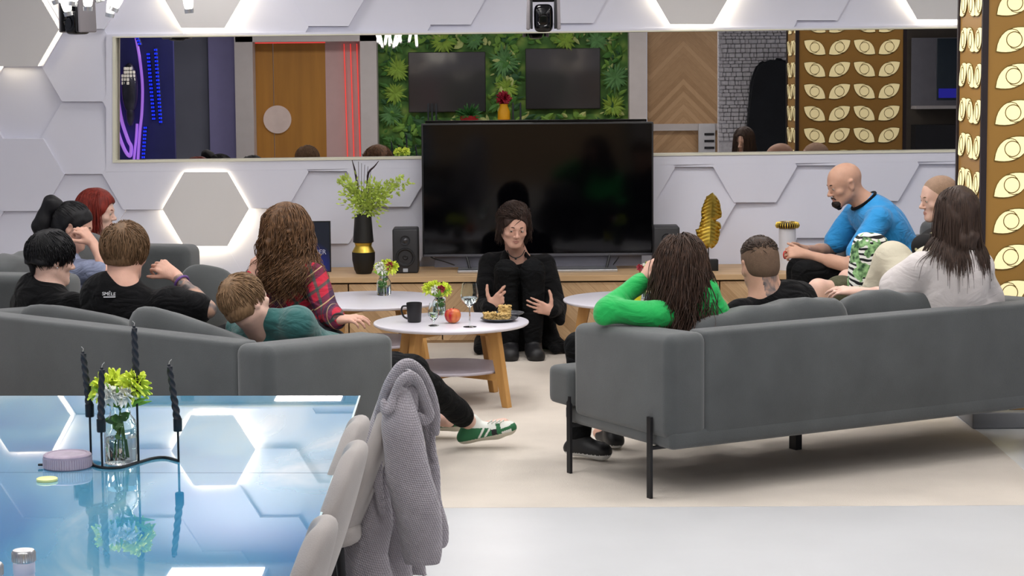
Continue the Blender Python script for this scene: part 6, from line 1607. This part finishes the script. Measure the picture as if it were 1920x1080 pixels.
# ---- woman in white T-shirt, long straight hair
def P12():
    H = Frame(W(1792, 402, 9.92), (-.45, .85, -.10), (.02, 0, 1), .96)
    J = Jd(neck=W(1792, 470, 9.90), hip=W(1790, 622, 10.0), shL=W(1722, 500, 9.90), shR=W(1834, 500, 9.94),
           elL=W(1668, 556, 10.02), wrL=W(1612, 548, 10.12), elR=W(1850, 590, 10.15), wrR=W(1780, 610, 10.35),
           knL=W(1676, 488, 10.30), knR=W(1745, 496, 10.48), anL=W(1620, 606, 10.42), anR=W(1660, 606, 10.60))
    J['toL'] = A3(J['anL']) + (-.13, .05, -.03); J['toR'] = A3(J['anR']) + (-.13, .05, -.03)
    seated(J)
    p = Person('long-haired person in white T-shirt and cream trousers, knees drawn up on the sofa', (J['hip'][0], J['hip'][1]), H, SKIN3, J, True, .95, .05)
    p.hand('L', (-.9, .2, .1), (0, .3, -.9), curl=(.3, .3, .4, .4)); p.hand('R', (-.8, .4, 0), (0, 0, -1))
    p.make_body(.006)
    WT = mat('white_tshirt', '#cfc8c6', .85, var=.03, bump=.1, bscale=200, sheen=.2)
    def ex(v):
        v.cap(J['shL'], A3(J['shL']) * .35 + A3(J['elL']) * .65, .066, .076, .04); v.cap(J['shR'], A3(J['shR']) * .4 + A3(J['elR']) * .6, .066, .075, .04)
        v.ell(A3(J['hip']) + (0, -.02, .06), (.185, .15, .12), None, .05)
    p.shirt(WT, .028, 'short', 'white_tshirt', .014, 14, ex, fr=15)
    p.trousers(mat('cream_trousers', '#c9c2ad', .85, var=.03, bump=.1, bscale=200), .030, seed=5, amp=.006)
    for q in 'LR': p.shoe(q, mat('sock_white', '#c9c9c9', .9), SOLEW, name='sock', fw=(-1, .3, 0), L_=.22)
    bd = [((A3(J['shL']) + A3(J['shR'])) / 2 + np.array([0, 0, -.01]), (.20, .115, .085)), ((A3(J['neck']) * .72 + A3(J['hip']) * .28), (.16, .145, .2))]
    parts = [p.cap(.014, back=-.10), strands(H, 2800, .265, .0020, 8, bd, lift=.014, stiff=.58, grav=.45, m_=20, out=.0, lvar=.22, jit=.08), strands(H, 60, .37, .0022, 9, bd, lift=.016, stiff=.58, grav=.45, m_=20, out=.05, lvar=.15)]
    v = Vol(); v.cap(H.P(0, -.045, .0), H.P(.0, -.065, -.11), .078, .070, .03, flat=H.f, fs=1.25); parts.append(v.mesh(.006, folds(15, .005, 70)))
    p.hair('hair', parts, hairmat('hair_straight_brown', '#46352c', '#2a1e18'))
# ---- left side: red-haired
def P1():
    H = Frame(W(183, 398, 12.4), (.92, -.05, -.06), (.02, 0, 1), .95)
    J = Jd(neck=W(172, 462, 12.42), hip=W(150, 600, 12.45), shR=W(176, 485, 12.26), shL=W(168, 478, 12.58),
           elR=W(196, 545, 12.2), wrR=W(238, 560, 12.25), elL=W(180, 540, 12.7), wrL=W(240, 560, 12.6),
           knR=W(290, 590, 12.2), knL=W(290, 580, 12.5), anR=(-1.9, 12.2, .1), anL=(-1.9, 12.5, .1))
    seated(J)
    p = Person('red-haired person in dark clothes at the far left, head turned right', (J['hip'][0], J['hip'][1]), H, SKIN3, J, True, .92, .048)
    p.hand('R', (1, 0, 0), (0, 0, -1)); p.hand('L', (1, 0, 0), (0, 0, -1))
    p.make_body(.006); p.face(HRED)
    p.shirt(mat('dark_plum_top', '#2e2428', .9, var=.15), .014, 'long', 'dark_top', .006, 31); p.trousers(BLKJEANS)
    for q in 'LR': p.shoe(q, SHOEB, SOLEW)
    bd = [((A3(J['shL']) + A3(J['shR'])) / 2, (.12, .18, .07))]
    parts = [p.cap(.020, back=-.10, topy=.006), strands(H, 2400, .235, .0021, 18, bd, lift=.024, stiff=.68, grav=.32, m_=18, front_ok=.12, ytop=.30, out=.0, lvar=.10, fall=(1, -.45, -.5)), strands(H, 1000, .14, .0021, 19, lift=.022, stiff=.8, grav=.12, comb=(.1, -.9, .2), hug=.8, out=.0, front_ok=1, ytop=.6, zmin=.30, low=.3, m_=12, jit=.08)]
    v = Vol(); v.cap(H.P(0, -.045, .01), H.P(.0, -.05, -.09), .074, .066, .03); parts.append(v.mesh(.006, folds(25, .004, 70)))
    p.hair('hair', parts, HRED)
def P2():
    H = Frame(W(138, 424, 11.5), (.86, .02, -.28), (.02, 0, 1), .96)
    J = Jd(neck=W(122, 484, 11.5), hip=W(100, 620, 11.5), shR=W(150, 508, 11.34), shL=W(112, 500, 11.68),
           elR=W(206, 516, 11.2), wrR=W(174, 456, 11.32), elL=W(150, 560, 11.75), wrL=W(200, 575, 11.6),
           knR=W(230, 600, 11.4), knL=W(230, 590, 11.7), anR=(-1.85, 11.4, .1), anL=(-1.85, 11.7, .1))
    seated(J)
    p = Person('person with a high black ponytail in a lilac-grey shirt, fist held to the cheek', (J['hip'][0], J['hip'][1]), H, SKIN1, J, True, .94, .05)
    p.hand('R', (-.55, -.1, .75), (-.5, .35, -.4), curl=(1.1, 1.1, 1.15, 1.2), thumb=(.6, .7, .5), sc=1.02); p.hand('L', (1, 0, 0), (0, 0, -1))
    p.make_body(.005); p.face(HBLK, (0, 1, -.3))
    p.shirt(mat('lilac_grey_shirt', '#8087a0', .85, var=.05, bump=.15, bscale=150), .016, 'short', 'grey_shirt', .010, 41, fr=20); p.trousers(BLKJEANS)
    for q in 'LR': p.shoe(q, SHOEB, SOLEW)
    v = Vol(); v.ell(H.P(0, -.125, .075), (.045, .050, .045), H.B, .02); v.cap(H.P(0, -.15, .08), H.P(.0, -.165, -.05), .042, .045, .03); v.cap(H.P(0, -.165, -.05), H.P(.0, -.13, -.16), .045, .022, .03)
    parts = [p.cap(.012, back=-.04, amp=.002, fr=90), v.mesh(.005, folds(6, .004, 90)), strands(H, 1500, .11, .0016, 44, lift=.012, stiff=.95, grav=.0, comb=(0, -1.0, .40), m_=10, front_ok=.45, out=0, jit=.03)]
    p.hair('hair', parts, HBLK)
def P3():
    H = Frame(W(98, 486, 10.35), (.80, .52, -.12), (-.04, 0, 1), 1.0)
    J = Jd(neck=W(92, 548, 10.33), hip=W(90, 680, 10.4), shR=W(138, 572, 10.2), shL=W(46, 570, 10.46),
           elR=W(175, 640, 10.2), wrR=W(220, 640, 10.45), elL=W(40, 640, 10.6), wrL=W(110, 640, 10.75),
           knR=(-1.85, 10.65, .5), knL=(-2.0, 10.85, .5), anR=(-1.75, 10.8, .1), anL=(-1.85, 11.0, .1))
    seated(J)
    p = Person('short-black-haired person in a black top at the left end of the near sofa', (J['hip'][0], J['hip'][1]), H, SKIN3, J, nr=.052)
    p.hand('R', (.7, .6, 0), (0, 0, -1)); p.hand('L', (.7, .6, 0), (0, 0, -1))
    p.make_body(.005); p.face(HBLK)
    def ex(v): v.cap(A3(J['neck']) + (0, 0, -.02), A3(J['neck']) + (0, 0, .015), .068, .062, .02)
    p.shirt(BLKCLOTH, .014, 'long', 'black_top', .006, 51, ex); p.trousers(BLKJEANS)
    for q in 'LR': p.shoe(q, SHOEB, SOLEW)
    parts = [p.cap(.016, back=-.030, amp=.003, topy=.008), strands(H, 2600, .080, .0018, 54, lift=.022, stiff=.88, grav=.04, comb='crown', m_=10, front_ok=.6, out=.0, low=.05, zmin=-.1)]
    v = Vol(); v.cap(H.P(0, -.092, -.03), H.P(0, -.09, -.075), .022, .010, .02); parts.append(v.mesh(.005))
    p.hair('hair', parts, HBLK)
    bm = NB(); c = H.P(.0805, -.004, -.036); bmesh.ops.create_uvsphere(bm, u_segments=10, v_segments=8, radius=.004, matrix=Matrix.Translation(Vector(c))); obj('earring', bm, SILVM, p.t)
def P4():
    H = Frame(W(236, 474, 9.95), (.42, .90, -.10), (.04, 0, 1), 1.03)
    J = Jd(neck=W(232, 540, 9.9), hip=W(240, 680, 10.05), shL=W(192, 566, 9.98), shR=W(322, 570, 9.82),
           elR=W(388, 580, 9.80), wrR=W(328, 516, 9.98), elL=W(180, 650, 10.1), wrL=W(250, 650, 10.3),
           knL=(-1.50, 10.45, .5), knR=(-1.32, 10.35, .5), anL=(-1.4, 10.65, .1), anR=(-1.2, 10.5, .1))
    seated(J)
    p = Person('light-brown-haired person in black T-shirt with a tattooed arm raised to the face', (J['hip'][0], J['hip'][1]), H, SKIN1, J, nr=.062)
    p.hand('R', (-.75, .12, .5), (-.3, .7, -.4), curl=(.95, 1.0, 1.0, 1.05), thumb=(.5, .8, .4)); p.hand('L', (.7, .6, 0), (0, 0, -1))
    p.paint.append((A3(J['shR']), A3(J['elR']), .068)); p.paint.append((A3(J['elR']), A3(J['elR']) * .3 + A3(J['wrR']) * .7, .060))
    p.make_body(.005); p.face(HLBR)
    o = p.shirt(BLKCLOTH, .018, 'short', 'black_tshirt', .008, 61)
    tp = W(205, 553, 9.70)
    # small white print between the shoulders
    dg = bpy.context.evaluated_depsgraph_get()
    bpy.context.view_layer.update()
    hit, loc_, nrm, idx = o.ray_cast(o.matrix_world.inverted() @ cC, (o.matrix_world.inverted().to_3x3() @ ray(205, 553)).normalized())
    if hit:
        wl = o.matrix_world @ loc_
        text('print', 'SMĚLE', wl + Vector((0, -.010, .005)), .021, mat('print_white', '#d8d8dc', .6), p.t, rot=(PI / 2 - .15, 0.05, 0), ext=.002)
        bm = NB(); box(bm, wl + Vector((.002, -.010, -.008)), (.052, .004, .004)); obj('print_line', bm, MATS['print_white'], p.t, smooth=False)
    p.trousers(BLKJEANS)
    for q in 'LR': p.shoe(q, SHOEB, SOLEW)
    parts = [p.cap(.008, back=-.055, amp=.002, topy=.006), strands(H, 3400, .100, .0018, 64, lift=.022, stiff=.86, grav=.08, comb='crown', m_=11, front_ok=.5, out=.0, low=-.15, zmin=-.62, jit=.14)]
    p.hair('hair', parts, HLBR)
    c = A3(J['elR']) * .22 + A3(J['wrR']) * .78; d = unit(A3(J['wrR']) - A3(J['elR'])); e1 = unit(np.cross(d, (0, 1, 0))); e2 = np.cross(d, e1)
    bm = NB(); tube(bm, [c + e1 * math.cos(a) * .034 + e2 * math.sin(a) * .034 for a in [2 * PI * i / 24 for i in range(24)]], .0055, 7, closed=True); obj('bracelet', bm, mat('bracelet_purple', '#6a4a8c', .4, var=.3, vscale=80), p.t)
    bm = NB(); box(bm, Vector(c - e1 * .0 + (0, -.036, .004)), (.016, .006, .016)); obj('charm', bm, SILVM, p.t, smooth=False)
def P5():
    H = Frame(W(540, 438, 10.72), (.55, .80, -.05), (.0, 0, 1), .98)
    J = Jd(neck=W(533, 500, 10.70), hip=W(570, 632, 10.72), shL=W(496, 520, 10.78), shR=W(584, 520, 10.62),
           elR=W(618, 590, 10.46), wrR=W(634, 600, 10.24), elL=W(455, 560, 10.75), wrL=W(472, 520, 10.66),
           knL=(-.98, 10.45, .50), knR=(-.84, 10.32, .47), anL=(-.75, 10.75, .1), anR=(-.62, 10.6, .1))
    J['elL'] = W(462, 572, 10.72)
    seated(J)
    p = Person('person with long curly brown hair in a red plaid shirt, sitting beside the coffee tables', (J['hip'][0], J['hip'][1]), H, SKIN1, J, True, .95, .05)
    p.hand('R', (.85, -.35, .12), (0, .25, -.9), curl=(.35, .4, .5, .55), thumb=(.5, .9, .3)); p.hand('L', (.3, -.1, .9), (.6, .6, 0), curl=(.9, .9, 1, 1))
    p.make_body(.005)
    M = mat('red_plaid', '#a01830', .85, var=0)
    nt, b_, L = nodes_of(M); tc = nt.nodes.new('ShaderNodeTexCoord'); mp = nt.nodes.new('ShaderNodeMapping'); mp.inputs['Rotation'].default_value = (0, .62, .3); L.new(tc.outputs['Object'], mp.inputs[0])
    sx = nt.nodes.new('ShaderNodeSeparateXYZ'); L.new(mp.outputs[0], sx.inputs[0])
    def mth(op, a, bb=None):
        n = nt.nodes.new('ShaderNodeMath'); n.operation = op
        for i, q in enumerate((a, bb)):
            if q is None: continue
            if isinstance(q, (int, float)): n.inputs[i].default_value = q
            else: L.new(q, n.inputs[i])
        return n.outputs[0]
    def band(src, f, lo_, hi_):
        fr = mth('FRACT', mth('MULTIPLY', src, f)); return mth('MULTIPLY', mth('GREATER_THAN', fr, lo_), mth('LESS_THAN', fr, hi_))
    def mixc(fac, c1, c2, f=1.0):
        n = nt.nodes.new('ShaderNodeMix'); n.data_type = 'RGBA'; L.new(mth('MULTIPLY', fac, f), n.inputs[0])
        if isinstance(c1, str): n.inputs[6].default_value = lin(c1)
        else: L.new(c1, n.inputs[6])
        n.inputs[7].default_value = lin(c2); return n.outputs[2]
    X1, Z1 = sx.outputs['X'], sx.outputs['Z']
    c = mixc(band(X1, 7, 0, .42), '#b01a34', '#1b2140', .72); c = mixc(band(Z1, 7, 0, .42), c, '#171c38', .72)
    c = mixc(band(X1, 7, .66, .76), c, '#1f4a45', .8); c = mixc(band(Z1, 7, .66, .76), c, '#1f4a45', .8)
    c = mixc(band(X1, 7, .20, .235), c, '#c9b07c', .7); c = mixc(band(Z1, 7, .20, .235), c, '#c9b07c', .7); L.new(c, b_.inputs['Base Color'])
    p.shirt(M, .018, 'long', 'plaid_shirt', .009, 71, fr=18); p.trousers(mat('dark_jeans', '#23252e', .85, var=.1))
    for q in 'LR': p.shoe(q, SHOEB, SOLEW)
    bd = [((A3(J['shL']) + A3(J['shR'])) / 2, (.19, .12, .08)), ((A3(J['neck']) * .75 + A3(J['hip']) * .25), (.16, .14, .16))]
    parts = [p.cap(.026, back=-.10, topy=.012), strands(H, 2400, .31, .0023, 78, bd, lift=.034, curl=.017, cfreq=58, stiff=.70, grav=.28, m_=34, out=.22, lvar=.25)]
    v = Vol(); v.cap(H.P(0, -.04, .02), H.P(-.02, -.06, -.14), .090, .078, .03); v.cap(H.P(-.02, -.06, -.14), H.P(-.04, -.07, -.20), .07, .04, .03); parts.append(v.mesh(.007, folds(75, .016, 80)))
    p.hair('hair', parts, HCUR)
    c = A3(J['wrR']) + (-.02, .02, .0); d = unit(A3(J['wrR']) - A3(J['elR'])); e1 = unit(np.cross(d, (0, 0, 1))); e2 = np.cross(d, e1)
    bm = NB(); tube(bm, [A3(J['wrR']) + d * .012 + e1 * math.cos(a) * .032 + e2 * math.sin(a) * .030 for a in [2 * PI * i / 24 for i in range(24)]], .006, 7, closed=True); obj('watch_strap', bm, BLKMATTE, p.t)
def P6():
    H = Frame(W(462, 566, 9.28), (.55, .62, .25), (-.30, .05, 1), .98)
    J = Jd(neck=W(492, 616, 9.36), hip=W(640, 690, 9.72), shL=W(450, 618, 9.62), shR=W(556, 612, 9.24),
           elR=W(600, 655, 9.45), wrR=W(650, 650, 9.70), elL=W(560, 640, 9.8), wrL=W(620, 640, 9.9),
           knR=W(772, 698, 9.80), knL=W(745, 690, 10.0), anR=W(884, 795, 10.22), anL=W(812, 775, 10.50))
    J['toR'] = A3(W(945, 795, 10.25)); J['toL'] = A3(W(842, 790, 10.42))
    seated(J)
    p = Person('sandy-haired person in a teal top lying back on the sofa, one leg stretched out', (J['hip'][0], J['hip'][1]), H, SKIN3, J, nr=.056)
    p.hand('R', (1, .2, 0), (0, 0, -1)); p.hand('L', (1, .2, 0), (0, 0, -1))
    p.make_body(.005); p.face(HSAN)
    def ex(v):
        v.cap(W(470, 606, 9.42), W(510, 600, 9.3), .05, .05, .03); v.cap(W(556, 608, 9.3), W(585, 640, 9.45), .07, .06, .04)
    p.shirt(mat('teal_top', '#245a58', .85, var=.06, bump=.15, bscale=200, sheen=.2), .018, 'long', 'teal_hoodie', .008, 81, ex)
    p.trousers(BLKJEANS, .014, upto=.84)
    GREEN = mat('suede_green', '#2d6a45', .8, var=.12); WHT = mat('leather_white', '#d9dbd4', .5, var=.03); BLKP = mat('patch_black', '#141416', .6)
    p.smats = [GREEN, BLKP]
    def sn(x, z, y):
        mi = np.zeros(len(x), dtype=np.int32)
        mi = np.where((x < .13) & (z < .05 - .2 * x), 2, mi); mi = np.where((np.abs(x - .075 - .8 * z) < .006) & (z > -.01), 0, mi); mi = np.where((np.abs(x - .105 - .9 * z) < .006) & (z > -.01), 0, mi)
        mi = np.where((x > .13) & (x < .165) & (z < .016), 3, mi); mi = np.where((x >= .165) & (np.abs(z - .002 - .12 * (x - .165)) < .007), 2, mi); mi = np.where((x > .222) & (z < .02), 2, mi); mi = np.where((x > .155) & (x < .175) & (z < .035), 2, mi); return mi
    p.shoe('R', WHT, mat('sole_cream', '#c9c6b6', .6), name='sneaker', fw=(.93, -.02, .20), L_=.285, sneaker=sn)
    p.shoe('L', WHT, MATS['sole_cream'], name='sneaker', fw=(.9, -.25, .12), L_=.27, sneaker=sn)
    # loose laces standing off the tongue
    an = A3(J['anR']); bm = NB(); rn = random.Random(1)
    for i in range(4):
        a = an + (.075 + .018 * i, -.03, .008 + .0 * i); tube(bm, spline([a + (0, 0, -.002), a + (.012, -.01, .010), a + (.02, .012, .012), a + (.014, .04, -.004)], 4), .003, 6)
    obj('laces', bm, WHT, p.t)
    parts = [p.cap(.007, back=-.055, amp=.002, topy=.004), strands(H, 2600, .070, .0018, 84, lift=.014, stiff=.9, grav=.04, comb='crown', m_=9, front_ok=.5, out=.0, low=-.15, zmin=-.6)]
    p.hair('hair', parts, HSAN)
for _f in (P7, P8, P9, P10, P11, P12, P1, P2, P3, P4, P5, P6): _f()
# pouf under the curly-haired person
t = Vector((-1.02, 10.72, 0)); bm = NB(); lathe(bm, [(.001, .0), (.21, .0), (.235, .03), (.24, .30), (.22, .36), (.15, .385), (.001, .39)], t, 40, caps=False)
o = obj('pouf', bm, SOFAM); setp(o, 'low round grey pouf under the person in the red plaid shirt', 'pouf')

for _n in ('green_top', 'white_tshirt', 'blue_tshirt', 'lilac_grey_shirt', 'teal_top', 'cream_trousers', 'red_plaid', 'olive_shorts', 'dark_plum_top'):
    creases(MATS[_n], .2 if _n in ('cream_trousers', 'white_tshirt') else .4)
